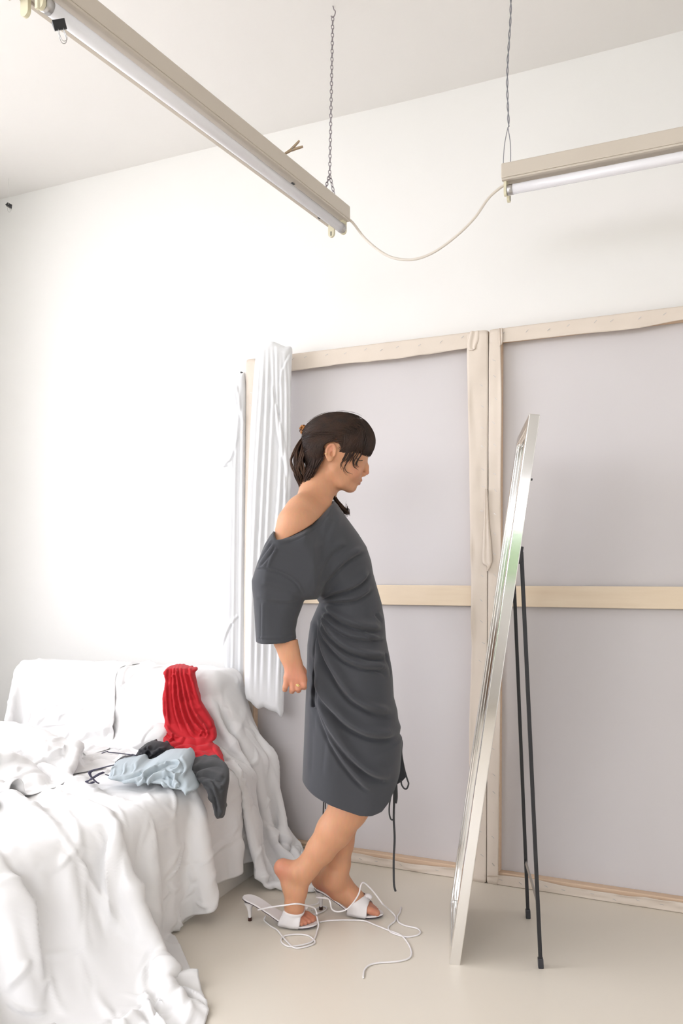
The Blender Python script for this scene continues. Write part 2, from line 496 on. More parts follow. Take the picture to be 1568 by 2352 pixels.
def upsample(P):
    def up(A):
        B = np.concatenate([2 * A[:1] - A[1:2], A, 2 * A[-1:] - A[-2:-1]])
        mid = (-B[:-3] + 9 * B[1:-2] + 9 * B[2:-1] - B[3:]) / 16
        out = np.zeros((2 * len(A) - 1,) + A.shape[1:]); out[::2] = A; out[1::2] = mid
        return out
    return up(up(np.asarray(P, float)).swapaxes(0, 1)).swapaxes(0, 1)
def crumple(u, v, count, amp, width, length, seed):
    """relief of many short sharp creases: signed tents scattered over a patch measured in metres"""
    r = np.random.default_rng(seed); out = np.zeros_like(u)
    lo = (u.min(), v.min()); hi = (u.max(), v.max())
    for k in range(count):
        c = (r.uniform(lo[0], hi[0]), r.uniform(lo[1], hi[1])); a = r.uniform(0, pi); w = r.uniform(*width); l = r.uniform(*length)
        du, dv = u - c[0], v - c[1]
        t = (du * math.cos(a) + dv * math.sin(a)) / l
        near = np.abs(t) < 1
        q = (-du * math.sin(a) + dv * math.cos(a)) / w + 0.35 * r.normal() * t * t * l / w * 0.5
        out += np.where(near, amp * r.normal() * np.maximum(0, 1 - np.abs(q)) * (1 - t * t) ** 2, 0)
    return out
def crumple_grid(n, m, su, sv, count, amp, width, length, seed, dirs=None):
    """the same relief on a regular n x m grid spanning su x sv metres (only the cells near each crease are touched)"""
    r = np.random.default_rng(seed); out = np.zeros((n, m)); u = np.linspace(0, su, n); v = np.linspace(0, sv, m)
    for k in range(count):
        c = (r.uniform(0, su), r.uniform(0, sv)); a = r.uniform(0, pi); w = r.uniform(*width); l = r.uniform(*length); A = amp * r.normal(); bend = 0.3 * r.normal()
        e = l + w
        i0, i1 = np.searchsorted(u, (c[0] - e, c[0] + e)); j0, j1 = np.searchsorted(v, (c[1] - e, c[1] + e))
        if i1 - i0 < 2 or j1 - j0 < 2: continue
        du = u[i0:i1, None] - c[0]; dv = v[None, j0:j1] - c[1]
        t = (du * math.cos(a) + dv * math.sin(a)) / l
        q = (-du * math.sin(a) + dv * math.cos(a) + bend * l * t * t) / w
        out[i0:i1, j0:j1] += np.where(np.abs(t) < 1, A * np.maximum(0, 1 - np.abs(q)) * (1 - t * t) ** 2, 0)
    return out
# ---------------------------------------------------------------- garments with a side outline, depth, and traced creases
def garment(name, outline, d0, W, R, folds, material, parent=None, yc=0.0, h=0.0035, smooth_outline=3, wrinkle=None):
    """outline and folds in photo pixels at distance d0; local frame: x across the view, y away, z up"""
    # every outline point is placed at the depth its height calls for, so that the piece follows what it lies on
    ycp = yc if callable(yc) else (lambda x, y: yc + 0 * y)
    dd = lambda p: d0 + float(ycp(p[0], np.float64(p[1])))
    cv = lambda p: ((p[0] - CX) * dd(p) / F, CH + (HY - p[1]) * dd(p) / F)
    pts = np.array([cv(p) for p in outline])
    if smooth_outline: pts = catmull(pts, smooth_outline, closed=True)
    poly = Poly2D(pts, h=min(0.003, h))
    py = np.linspace(min(p[1] for p in outline) - 40, max(p[1] for p in outline) + 40, 400)
    yv = ycp(0, py); zv = CH + (HY - py) * (d0 + yv) / F; o_ = np.argsort(zv)
    zs, ys_ = zv[o_], yv[o_]
    ycf = lambda x, z: np.interp(z, zs, ys_)
    y0, y1 = yv.min(), yv.max()
    w = W if not callable(W) else W
    lo = (pts[:, 0].min() - 0.03, y0 - W - 0.03, pts[:, 1].min() - 0.03)
    hi = (pts[:, 0].max() + 0.03, y1 + W + 0.03, pts[:, 1].max() + 0.03)
    V, Fq = mesh_prims([(inflate(poly, ycf, W, R), 'add', 0.01)], lo, hi, h, margin=2.2)
    V = relax(V, Fq, 2)
    N = vert_normals(V, Fq)
    fl = [([cv(p) for p in f[0]], f[1], f[2]) + tuple(f[3:]) for f in folds]
    dsp = fold_field(V[:, 0], V[:, 2], fl, True)
    if wrinkle:
        dsp = dsp + crumple(V[:, 0], V[:, 2], *wrinkle)
    wgt = np.clip(np.abs(N[:, 1]) * 1.6, 0.15, 1)
    V = V + N * (dsp * wgt)[:, None]
    o = fast_mesh(name, V, Fq, material, parent)
    if parent is None:
        base = at(CX, HY, d0); o.location = (base.x, base.y, 0); o.rotation_euler = (0, 0, TH)
    return o
# ================================================================ the room
def wall_with_opening(name, a0, a1, z0, z1, hole, fixed, thick, axis):
    """axis 'y': wall plane at x=fixed running along y; axis 'x': plane at y=fixed running along x. thick is signed, outwards"""
    bm = bmesh.new()
    def add(p0, p1, q0, q1):
        if p1 - p0 < 1e-4 or q1 - q0 < 1e-4: return
        c = ((p0 + p1) / 2, (q0 + q1) / 2); s = (p1 - p0, q1 - q0)
        if axis == 'y': M = Matrix.Translation((fixed + thick / 2, c[0], c[1])) @ Matrix.Diagonal((abs(thick), s[0], s[1], 1))
        else: M = Matrix.Translation((c[0], fixed + thick / 2, c[1])) @ Matrix.Diagonal((s[0], abs(thick), s[1], 1))
        bmesh.ops.create_cube(bm, size=1, matrix=M)
    x = a0
    for h0, h1, g0, g1 in hole:
        add(x, h0, z0, z1); add(h0, h1, z0, g0); add(h0, h1, g1, z1); x = h1
    add(x, a1, z0, z1)
    return tag(bm_obj(name, bm, M_WALL), kind='structure')
T = 0.22
tag(box('floor', (RIGHT_X - LEFT_X + 2 * T, WALL_Y - FRONT_Y + 2 * T, 0.2), ((RIGHT_X + LEFT_X) / 2, (WALL_Y + FRONT_Y) / 2, -0.1), M_FLOOR), kind='structure')
# ceiling: slightly uneven hand-finished plaster
nx, ny = 46, 46
gx = np.linspace(LEFT_X - T, RIGHT_X + T, nx); gy = np.linspace(FRONT_Y - T, WALL_Y + T, ny)
zz = CEIL + smooth_noise(nx, ny, (9, 9), 0.004, np.random.default_rng(3))
Pc = np.zeros((nx, ny, 3)); Pc[..., 0] = gx[:, None]; Pc[..., 1] = gy[None]; Pc[..., 2] = zz
ceil = fast_mesh('ceiling', Pc.reshape(-1, 3), grid_faces(nx, ny)[:, ::-1], M_CEIL)
md = ceil.modifiers.new('thickness', 'SOLIDIFY'); md.thickness = 0.2; md.offset = -1
tag(ceil, kind='structure')
tag(box('wall_back', (RIGHT_X - LEFT_X + 2 * T, T, CEIL + 0.1), ((RIGHT_X + LEFT_X) / 2, WALL_Y + T / 2, (CEIL + 0.1) / 2), M_WALL), kind='structure')
tag(box('wall_right', (T, WALL_Y - FRONT_Y, CEIL + 0.1), (RIGHT_X + T / 2, (WALL_Y + FRONT_Y) / 2, (CEIL + 0.1) / 2), M_WALL), kind='structure')
wall_with_opening('wall_left', FRONT_Y, WALL_Y, 0, CEIL + 0.1, [SIDE_WIN], LEFT_X, -T, 'y')
wall_with_opening('wall_front', LEFT_X, RIGHT_X, 0, CEIL + 0.1, REAR_WINS, FRONT_Y, -T, 'x')
M_PANE = bpy.data.materials.new('clear_window_glass'); M_PANE.use_nodes = True
_nt = M_PANE.node_tree; _nt.nodes.clear()
_o = _nt.nodes.new('ShaderNodeOutputMaterial'); _m = _nt.nodes.new('ShaderNodeMixShader'); _m.inputs[0].default_value = 0.05
_t = _nt.nodes.new('ShaderNodeBsdfTransparent'); _g = _nt.nodes.new('ShaderNodeBsdfGlossy'); _g.inputs['Roughness'].default_value = 0.02
_nt.links.new(_t.outputs[0], _m.inputs[1]); _nt.links.new(_g.outputs[0], _m.inputs[2]); _nt.links.new(_m.outputs[0], _o.inputs[0])
def window_frame(name, axis, fixed, hole, n):
    bm = bmesh.new(); h0, h1, g0, g1 = hole
    def add(p0, p1, q0, q1, w=0.05):
        c = ((p0 + p1) / 2, (q0 + q1) / 2); s = (p1 - p0, q1 - q0)
        if axis == 'y': M = Matrix.Translation((fixed, c[0], c[1])) @ Matrix.Diagonal((w, s[0], s[1], 1))
        else: M = Matrix.Translation((c[0], fixed, c[1])) @ Matrix.Diagonal((s[0], w, s[1], 1))
        bmesh.ops.create_cube(bm, size=1, matrix=M)
    f = 0.05
    add(h0, h1, g0, g0 + f); add(h0, h1, g1 - f, g1); add(h0, h0 + f, g0 + f, g1 - f); add(h1 - f, h1, g0 + f, g1 - f)
    for i in range(1, n):
        x = h0 + (h1 - h0) * i / n; add(x - 0.03, x + 0.03, g0 + f, g1 - f)
    w = tag(bm_obj(name, bm, mat('white_window_paint', (0.8, 0.79, 0.76), 0.4)), kind='structure')
    for i in range(n):                                  # one glass pane in each bay
        p0 = h0 + (h1 - h0) * i / n + 0.03; p1 = h0 + (h1 - h0) * (i + 1) / n - 0.03
        size = (0.005, p1 - p0, g1 - g0 - f) if axis == 'y' else (p1 - p0, 0.005, g1 - g0 - f)
        ctr = (fixed, (p0 + p1) / 2, (g0 + g1) / 2) if axis == 'y' else ((p0 + p1) / 2, fixed, (g0 + g1) / 2)
        box('pane', size, ctr, M_PANE, w)
    return w
window_frame('window_1', 'y', LEFT_X - 0.14, SIDE_WIN, 3)
window_frame('window_2', 'x', FRONT_Y - 0.14, REAR_WINS[0], 2)
window_frame('window_3', 'x', FRONT_Y - 0.14, REAR_WINS[1], 2)
# outside: pale yard and a hedge seen only as a reflection in the polished mirror frame
tag(box('ground', (60, 60, 0.1), (0, 0, -0.65), mat('yard_gravel', (0.62, 0.60, 0.56), 0.9)), kind='structure')
def hedge(name, cx, cy, w, dp, hh, seed):
    r = np.random.default_rng(seed); V = []; Fc = []
    n, m = 40, 16
    for i in range(n):
        for j in range(m):
            a = 2 * pi * j / m
            k = 1 + 0.12 * r.normal()
            V.append((cx + w * (i / (n - 1) - 0.5), cy + dp * math.cos(a) * k, -0.6 + hh * (0.5 + 0.5 * math.sin(a) * k)))
    for i in range(n - 1):
        for j in range(m):
            Fc.append((i * m + j, i * m + (j + 1) % m, (i + 1) * m + (j + 1) % m, (i + 1) * m + j))
    return mesh_obj(name, V, Fc, M_LEAF, smooth=False)
tag(hedge('hedge', 0.2, FRONT_Y - 3.2, 9, 0.7, 2.35, 5), 'clipped green hedge outside the rear window', 'hedge')

# ================================================================ the two big canvases, seen from behind, leaning on the back wall
staple_me = bpy.data.meshes.new('staple')
_b = box_bm((0.012, 0.0012, 0.0012), bevel=0.0); _b.to_mesh(staple_me); _b.free(); staple_me.materials.append(M_STAPLE)
def strip(name, pts_outer, pts_inner, y0, thick, material, parent, seed=0, wob=0.002):
    """a folded-over band of raw canvas lying on a stretcher bar: outer edge straight, inner edge wavering"""
    r = np.random.default_rng(seed)
    o = np.asarray(pts_outer, float); i = np.asarray(pts_inner, float); n = len(o); m = 6
    P = np.zeros((n, m, 3))
    nz = smooth_noise(n, m, (max(3, n // 4), 3), wob, r)
    for k in range(m):
        t = k / (m - 1)
        P[:, k, 0] = o[:, 0] * (1 - t) + i[:, 0] * t; P[:, k, 2] = o[:, 1] * (1 - t) + i[:, 1] * t
        P[:, k, 1] = y0 - thick - np.abs(nz[:, k]) * (0.4 + 1.6 * t)
    return cloth_obj(name, P, material, 0.0016, parent)
def make_canvas(name, x0, x1, H, label, seed, bars, flare):
    """local origin at the bottom left front corner; front face of the bars at y=0, wall behind at +y"""
    W = x1 - x0; t = 0.036
    lean = math.atan2(0.034, H)
    root = empty(name, (x0, 2.87, 0), (-lean, 0, 0))
    tag(root, label, 'canvas', 'large canvases turned to the wall')
    b = bars
    box('top_bar', (W, t, b), (W / 2, t / 2, H - b / 2), M_PINE, root, 0.003)
    box('bottom_bar', (W, t, b), (W / 2, t / 2, b / 2), M_PINE, root, 0.003)
    for sx, nm in ((b / 2, 'side_bar'), (W - b / 2, 'side_bar')):
        box(nm, (b, t, H - 2 * b), (sx, t / 2, H / 2), M_PINE, root, 0.003)
    box('canvas_panel', (W - 0.004, 0.003, H - 0.004), (W / 2, t + 0.0018, H / 2), M_PRIMED, root)
    zb = 1.0 + 0.055
    box('cross_batten', (W - 2 * b, 0.018, 0.075), (W / 2, 0.019, zb - 0.022), M_BIRCH, root, 0.002)
    r = np.random.default_rng(seed)
    n = 60
    s = np.linspace(0, W, n); s2 = np.linspace(0, H, n)
    wv = lambda sc, a: smooth_noise(n, 2, (sc, 1), a, r)[:, 0]
    e = 0.0015
    sl = 0.02 * (1 - s / W) if flare else 0 * s
    strip('folded_edge', np.stack([s, np.full(n, H + e)], 1), np.stack([s, H - b - 0.006 - sl - 0.003 + wv(9, 0.003)], 1), 0, 0.002, M_RAW, root, seed + 1)
    strip('folded_edge', np.stack([s, np.full(n, 0.001)], 1), np.stack([s, b * 0.80 + wv(10, 0.004)], 1), 0, 0.003, M_RAW, root, seed + 2, 0.004)
    strip('folded_edge', np.stack([np.full(n, -e), s2], 1), np.stack([b * 1.02 + wv(7, 0.002), s2], 1), 0, 0.0045, M_RAW, root, seed + 3)
    fl = (0.012 + 0.018 * np.clip((s2 / H - 0.45) * 2, 0, 1)) if flare else 0.002
    strip('folded_edge', np.stack([np.full(n, W + e), s2], 1), np.stack([W - b * 1.0 - fl + wv(7, 0.003), s2], 1), 0, 0.0045, M_RAW, root, seed + 4, 0.004)
    # staples along the four bars
    def st(x, z, a):
        o = bpy.data.objects.new('staple', staple_me); link(o, root)
        o.location = (x, -0.0078, z); o.rotation_euler = (0, a, 0)
    k = 0.078
    for i in range(int(W / k)):
        st(0.05 + i * k + r.normal() * 0.008, H - 0.02 + r.normal() * 0.003, -0.6 + r.normal() * 0.15)
        st(0.05 + i * k + r.normal() * 0.008, 0.020 + r.normal() * 0.003, 0.3 + r.normal() * 0.2)
    for i in range(int(H / k) - 1):
        st(0.022 + r.normal() * 0.002, 0.09 + i * k + r.normal() * 0.01, 0.7 + r.normal() * 0.15)
        st(W - 0.02 + r.normal() * 0.003, 0.09 + i * k + r.normal() * 0.01, 0.7 + r.normal() * 0.2)
    return root
GAPX = on_y(1118, 1500, 2.872).x
canvas_a = make_canvas('stretched_canvas', -1.695, GAPX - 0.0025, 2.0, 'tall stretched canvas behind the woman, turned to the wall under a hanging white cloth', 11, 0.045, True)
canvas_b = make_canvas('stretched_canvas', GAPX + 0.0025, GAPX + 1.45, 2.0, 'wide stretched canvas behind the standing mirror, its face to the wall', 21, 0.043, False)
# loose corners of raw canvas
def flap(name, pts, y, bulge, parent):
    """small hanging flap from a list of (x, z) rows: left and right edges"""
    L = catmull([p[0] for p in pts], 5); R_ = catmull([p[1] for p in pts], 5); n, m = len(L), 9
    P = np.zeros((n, m, 3))
    for k in range(m):
        t = k / (m - 1); q = L * (1 - t) + R_ * t
        P[:, k, 0] = q[:, 0]; P[:, k, 2] = q[:, 1]
        P[:, k, 1] = y - bulge * math.sin(pi * t) * np.linspace(0.4, 1, n) - 0.004 * np.sin(3 * pi * t)
    return cloth_obj(name, P, M_RAW, 0.0014, parent)
Wa = GAPX - 0.0025 + 1.695
flap('corner_flap', [((Wa - 0.064, 2.002), (Wa - 0.03, 2.0)), ((Wa - 0.075, 1.965), (Wa - 0.03, 1.97)), ((Wa - 0.072, 1.935), (Wa - 0.04, 1.95)), ((Wa - 0.055, 1.93), (Wa - 0.045, 1.935))], -0.009, 0.006, canvas_a)
flap('corner_flap', [((0.035, 2.0), (0.048, 2.0)), ((0.036, 1.96), (0.05, 1.965)), ((0.038, 1.935), (0.047, 1.94))], -0.009, 0.004, canvas_b)
flap('loose_strip', [((Wa - 0.006, 1.42), (Wa + 0.002, 1.42)), ((Wa - 0.010, 1.30), (Wa + 0.008, 1.30)), ((Wa - 0.014, 1.22), (Wa + 0.016, 1.23)), ((Wa - 0.016, 1.155), (Wa + 0.02, 1.165)), ((Wa + 0.002, 1.14), (Wa + 0.017, 1.15)), ((Wa + 0.001, 1.12), (Wa + 0.008, 1.125))], -0.012, 0.012, canvas_a)

# unseen cabinet behind the camera, added to put brown reflections in the mirror frame
cab = empty('reflection_cabinet', (-0.15, FRONT_Y + 0.24, 0)); tag(cab, 'unseen low brown cabinet added under the rear window for mirror frame reflections', 'cabinet')
M_CAB = mat('walnut', (0.20, 0.11, 0.06), 0.5, noise=(5, 0.3, (0.14, 0.075, 0.04), (1, 1, 9)))
box('carcass', (1.3, 0.42, 0.66), (0, 0, 0.41), M_CAB, cab, 0.004)
for sx in (-0.33, 0.33):
    dr = box('door', (0.62, 0.02, 0.58), (sx, 0.222, 0.41), M_CAB, cab, 0.003)
    box('handle', (0.012, 0.02, 0.1), (sx - math.copysign(0.26, sx), 0.242, 0.45), M_STAPLE, dr, 0.002)
for sx in (-0.6, 0.6):
    for sy in (-0.17, 0.17):
        box('leg', (0.04, 0.04, 0.08), (sx, sy, 0.04), M_CAB, cab)
# ================================================================ hanging fluorescent fittings
def fitting(name, loc, rotz, L, label, tube_side, bracket=False):
    """local x along the fitting from 0 to L, y across, origin at the middle of the underside end"""
    root = empty(name, loc, (0, 0, rotz))
    tag(root, label, 'lamp', 'hanging fluorescent fittings')
    w, hh = 0.088, 0.045
    bm = box_bm((L, w, hh), (L / 2, 0, hh / 2), 0.004)
    bm_obj('housing', bm, M_FIX, root)
    for s in (-1, 1):                       # folded lips along the underside
        box('housing_lip', (L - 0.004, 0.012, 0.006), (L / 2, s * (w / 2 - 0.008), -0.003), M_FIX, root, 0.001)
    y1 = tube_side * 0.022
    pts = [(0.028, y1, -0.030), (L - 0.028, y1, -0.030)]
    V, Fc = tube_data(np.array(pts), 0.0150, 20)
    tb = mesh_obj('fluorescent_tube', V, Fc, M_TUBE, root)
    for x in (0.024, L - 0.024):
        V, Fc = tube_data(np.array([(x - 0.008, y1, -0.030), (x + 0.008, y1, -0.030)]), 0.0156, 18)
        mesh_obj('end_cap', V, Fc, M_STAPLE, tb)
    for x in (0.010, L - 0.010):
        for s in (-1, 1):
            bm = bmesh.new(); n = 14
            prof = [(-0.011, 0.0), (0.011, 0.0)] + [(0.011 * math.cos(a), -0.036 - 0.011 * math.sin(a)) for a in np.linspace(0, pi, n)]
            f = [bm.verts.new((x - 0.004, s * 0.022 + p[0], p[1])) for p in prof]
            g = [bm.verts.new((x + 0.004, s * 0.022 + p[0], p[1])) for p in prof]
            bm.faces.new(f); bm.faces.new(g[::-1])
            for i in range(len(prof)):
                j = (i + 1) % len(prof); bm.faces.new((f[j], f[i], g[i], g[j]))
            hd = bm_obj('lamp_holder', bm, M_HOLDER, root)
            inx = x + (0.0043 if x < L / 2 else -0.0043)
            box('contact_slot', (0.001, 0.003, 0.014), (inx, s * 0.022, -0.036), M_DARK, hd)
    box('knockout_hole', (0.014, 0.012, 0.001), (0.30, 0.012, -0.0004), M_DARK, root)
    box('knockout_hole', (0.012, 0.008, 0.001), (0.075, -tube_side * 0.03, -0.0064), M_DARK, root)
    return root
Z_L = 2.272
e0 = on_z(778, 512, Z_L); e1 = on_z(133, 20, Z_L)
dirv = Vector((e1.x - e0.x, e1.y - e0.y, 0))
lampL = fitting('fluorescent_fitting', e0, math.atan2(dirv.y, dirv.x), 1.23, 'cream fluorescent fitting hung from a chain above the sofa end, running towards the camera', 1)
f0 = on_z(1157, 424, 2.30)
lampR = fitting('fluorescent_fitting', (f0.x, f0.y, 2.30), 0.0, 1.23, 'cream fluorescent fitting hung on twisted wire above the standing mirror', -1)
# chain
link_me = bpy.data.meshes.new('link')
ang = np.linspace(0, 2 * pi, 17)[:-1]
lp = np.stack([0.0042 * np.cos(ang), 0 * ang, 0.0078 * np.sin(ang)], 1); lp = np.vstack([lp, lp[:1]])
V, Fc = tube_data(lp, 0.0013, 6, cap=False)
link_me.from_pydata([tuple(v) for v in V], [], Fc); link_me.materials.append(M_CHAIN)
link_me.polygons.foreach_set('use_smooth', [True] * len(link_me.polygons))
def chain_run(root, a, b):
    a = Vector(a); b = Vector(b); n = max(1, int(round((b - a).length / 0.0128)))
    q = (b - a).to_track_quat('Z', 'Y')
    for i in range(n):
        o = bpy.data.objects.new('link', link_me); link(o, root)
        o.location = a + (b - a) * ((i + 0.5) / n)
        o.rotation_mode = 'QUATERNION'
        o.rotation_quaternion = q @ Matrix.Rotation((pi / 2) * (i % 2) + 0.5, 3, 'Z').to_quaternion()
top = on_z(764, 14, CEIL); ux = Vector((math.cos(lampL.rotation_euler.z), math.sin(lampL.rotation_euler.z), 0))
pa = e0 + ux * 0.012 + Vector((0, 0, 0.046)); pb = e0 + ux * 0.10 + Vector((0, 0, 0.046)); pa.z = pb.z = Z_L + 0.046
junc = e0 + ux * 0.06 + Vector((0, 0, 0)); junc.z = Z_L + 0.135
ch = empty('hanging_chain', top)
tag(ch, 'thin zinc link chain dropping from the ceiling to the end of the long fitting', 'chain')
o0 = Vector(top)
chain_run(ch, Vector((0, 0, -0.035)), junc - o0); chain_run(ch, junc - o0, pa - o0); chain_run(ch, junc - o0, pb - o0)
hk = catmull([(0, 0, 0.002), (0.004, 0, -0.012), (0.009, 0, -0.02), (0.006, 0, -0.032), (-0.002, 0, -0.036), (-0.006, 0, -0.03)], 6)
tube('ceiling_hook', hk, 0.0018, M_CHAIN, ch)
# twisted wire above the second fitting
wt = on_z(1173, -60, CEIL); wj = at(1166, 292, (Vector((f0.x, f0.y))).length * 0.998)
dwj = f0.x * -ST + f0.y * CT
wj = at(1166, 292, dwj)
wt = Vector((wj.x + 0.006, wj.y, CEIL))
wr = empty('hanging_wire', wt)
tag(wr, 'grey twisted wire holding the second fitting above the mirror', 'wire')
A = np.array(wt) * 0; Bv = np.array(wj - wt)
tt = np.linspace(0, 1, 120)
for ph in (0, pi):
    P = A + tt[:, None] * Bv
    amp = 0.0022
    P[:, 0] += amp * np.cos(tt * 40 + ph) + 0.004 * np.sin(tt * 7); P[:, 1] += amp * np.sin(tt * 40 + ph)
    tube('twisted_strand', P, 0.0016, M_WIRE, wr, 6)
ea = at(1155, 384, dwj) - wt; eb = at(1172, 381, dwj) - wt
for e, sd in ((ea, -1), (eb, 1)):
    j = Bv + np.array([0.0, 0, 0]); m1 = j * 0.55 + np.array(e) * 0.45 + np.array([0.004 * sd, 0, 0])
    tube('split_strand', catmull([j, m1, np.array(e), np.array(e) + (0, 0, -0.012)], 8), 0.0013, M_WIRE, wr, 6)
# drooping cable between the fittings
da = (e0.x * -ST + e0.y * CT); db = dwj
cp = [(800, 503), (812, 514), (840, 550), (880, 582), (915, 595), (955, 595), (1000, 577), (1050, 540), (1090, 500), (1120, 457), (1145, 434), (1160, 424)]
pts = []
for (x, y) in cp:
    t = (x - 800) / 360; pts.append(at(x, y, da * (1 - t) + db * t))
cb = tube('mains_cable', catmull(pts, 6), 0.0042, M_CORD, None, 10)
tag(cb, 'beige mains cable drooping between the two ceiling fittings', 'cable')

# clips and pegs on the fittings
def clothes_peg(name, loc, rot, label, s=1.0, m=None):
    root = empty(name, loc, rot); tag(root, label, 'peg', 'pegs and clips on the light fittings')
    for sd in (-1, 1):
        bm = bmesh.new()
        prof = [(0, 0.0005), (0.03, 0.0025), (0.045, 0.006), (0.075, 0.013), (0.076, 0.009), (0.05, 0.001), (0.03, -0.001), (0, -0.001)]
        prof = [(p[0] * s, (p[1] + 0.0012) * sd * s) for p in prof]
        f = [bm.verts.new((p[0], -0.005 * s, p[1])) for p in prof]; g = [bm.verts.new((p[0], 0.005 * s, p[1])) for p in prof]
        if sd < 0: f, g = g, f
        bm.faces.new(f); bm.faces.new(g[::-1])
        for i in range(len(prof)):
            j = (i + 1) % len(prof); bm.faces.new((f[j], f[i], g[i], g[j]))
        bm_obj('peg_arm', bm, m or M_PEG, root)
    ringp = [(0.04 * s + 0.004 * s * math.cos(a), 0.0065 * s * math.sin(a) * 0.9, 0.0055 * s * math.cos(a)) for a in np.linspace(0, 2 * pi, 12)]
    tube('spring', np.array(ringp), 0.0009 * s, M_WIRE, root, 5)
    return root
dpeg = 0.62
pl = e0 + ux * 0.36; pl.z = Z_L + 0.046
clothes_peg('clothes_peg', pl + Vector((0.03, -0.02, 0.0)), (0, math.radians(-32), TH), 'wooden clothes peg clipped on the top edge of the long fitting', 0.8)
# end plate, batten and binder clip at the near end of the long fitting
def binder_clip(loc, rot, label, s=1.0):
    root = empty('binder_clip', loc, rot); tag(root, label, 'clip', 'pegs and clips on the light fittings')
    bm = bmesh.new()
    pr = [(-0.009, 0), (0.009, 0), (0.0025, 0.016), (-0.0025, 0.016)]
    f = [bm.verts.new((-0.012 * s, p[0] * s, -p[1] * s)) for p in pr]; g = [bm.verts.new((0.012 * s, p[0] * s, -p[1] * s)) for p in pr]
    bm.faces.new(f); bm.faces.new(g[::-1])
    for i in range(4):
        j = (i + 1) % 4; bm.faces.new((f[j], f[i], g[i], g[j]))
    bm_obj('clip_body', bm, M_BLACK, root)
    for sd in (-1, 1):
        w = catmull([(-0.005 * s, sd * 0.003 * s, -0.014 * s), (-0.006 * s, sd * 0.006 * s, -0.03 * s), (-0.003 * s, sd * 0.008 * s, -0.036 * s), (0.003 * s, sd * 0.008 * s, -0.036 * s), (0.006 * s, sd * 0.006 * s, -0.03 * s), (0.005 * s, sd * 0.003 * s, -0.014 * s)], 5)
        tube('clip_lever', w, 0.0009 * s, M_STAPLE, root, 5)
    return root
ne = e0 + ux * 1.235; ne.z = Z_L
dn = ne.x * -ST + ne.y * CT
br = empty('hanging_bracket', ne + Vector((0, 0, 0.0)), (0, 0, math.atan2(dirv.y, dirv.x)))
tag(br, 'cream metal bracket with a hanging strap at the near end of the long fitting', 'bracket')
box('bracket_plate', (0.006, 0.10, 0.09), (0.004, 0, 0.03), M_FIX, br, 0.001)
box('strap', (0.007, 0.008, 0.13), (0.012, 0.045, -0.005), M_HOLDER, br, 0.001)
tube('wire_arm', catmull([(0.008, -0.03, 0.01), (0.012, 0.0, -0.012), (0.014, 0.03, -0.035)], 6), 0.004, M_HOLDER, br, 8)
binder_clip(at(133, 47, dn - 0.03), (0.3, -0.35, TH + 0.3), 'black binder clip hanging at the near end of the long fitting', 1.0)
# clip in the bright corner by the side window, on a short thread from the ceiling
cl = on_y(20, 470, 2.80)
hc = binder_clip(cl, (1.1, 0.5, 0.4), 'small dark clip hanging high up in the bright corner beside the window', 1.0)
tube('thread', np.array([(0, 0, 0), np.array(Matrix(hc.rotation_euler.to_matrix()).inverted() @ Vector((0, 0, CEIL - cl.z)))]), 0.0006, M_SHEET, hc, 5)

# ================================================================ standing mirror
d_near = depth_at_z(2216); d_far = depth_at_z(2085)
B0 = on_z(1031, 2216); B1 = on_z(1031, 2085)
wdir = (B1 - B0); wdir.z = 0; Wm = 0.40; wdir.normalize()
T0 = at(1211, 958, B0.x * -ST + B0.y * CT + 0.02)
up = (T0 - B0); Lm = up.length; up.normalize()
nrm = wdir.cross(up); nrm.normalize()
right_v = Vector((CT, ST, 0))
if nrm.dot(right_v) > 0: nrm = -nrm          # the glass faces the woman
mm = Matrix((wdir, up, -nrm)).transposed()     # local x: along the width (away from camera), y: up the mirror, z: to the back
if mm.determinant() < 0: print('mirror frame is left handed')
root = empty('standing_mirror', B0)
root.rotation_euler = mm.to_euler() if mm.determinant() > 0 else (0, 0, 0)
tag(root, 'tall silver framed standing mirror on a black folding easel leg', 'mirror')
th, fw = 0.031, 0.034
def frame_side(name, p0, p1, q0, q1):
    o = box(name, (p1 - p0, q1 - q0, th), ((p0 + p1) / 2, (q0 + q1) / 2, th / 2), M_CHROME, root, 0.0025, smooth=False)
    return o
frame_side('frame_stile', 0, fw, 0, Lm); frame_side('frame_stile', Wm - fw, Wm, 0, Lm)
frame_side('frame_rail', fw, Wm - fw, 0, fw); frame_side('frame_rail', fw, Wm - fw, Lm - fw, Lm)
for (x, s) in ((fw + 0.004, 1), (Wm - fw - 0.004, -1)):     # stepped inner moulding
    box('inner_moulding', (0.010, Lm - 2 * fw, 0.012), (x, Lm / 2, 0.011), M_CHROME, root, 0.003)
for y in (fw + 0.004, Lm - fw - 0.004):
    box('inner_moulding', (Wm - 2 * fw - 0.02, 0.010, 0.012), (Wm / 2, y, 0.011), M_CHROME, root, 0.003)
box('mirror_glass', (Wm - 2 * fw + 0.004, Lm - 2 * fw + 0.004, 0.004), (Wm / 2, Lm / 2, 0.017), M_MIRROR, root)
box('back_board', (Wm - 0.02, Lm - 0.02, 0.003), (Wm / 2, Lm / 2, th - 0.002), M_BLACK, root)
imm = mm.inverted()
def mloc(P): return imm @ (Vector(P) - B0)
n_foot = on_z(1241, 2222, 0.0); f_foot = on_z(1212, 2108, 0.0)
hy = 0.80 * Lm
hp = at(1193, 1268, B0.x * -ST + B0.y * CT + 0.04)
ln = mloc(hp); hy = ln.y
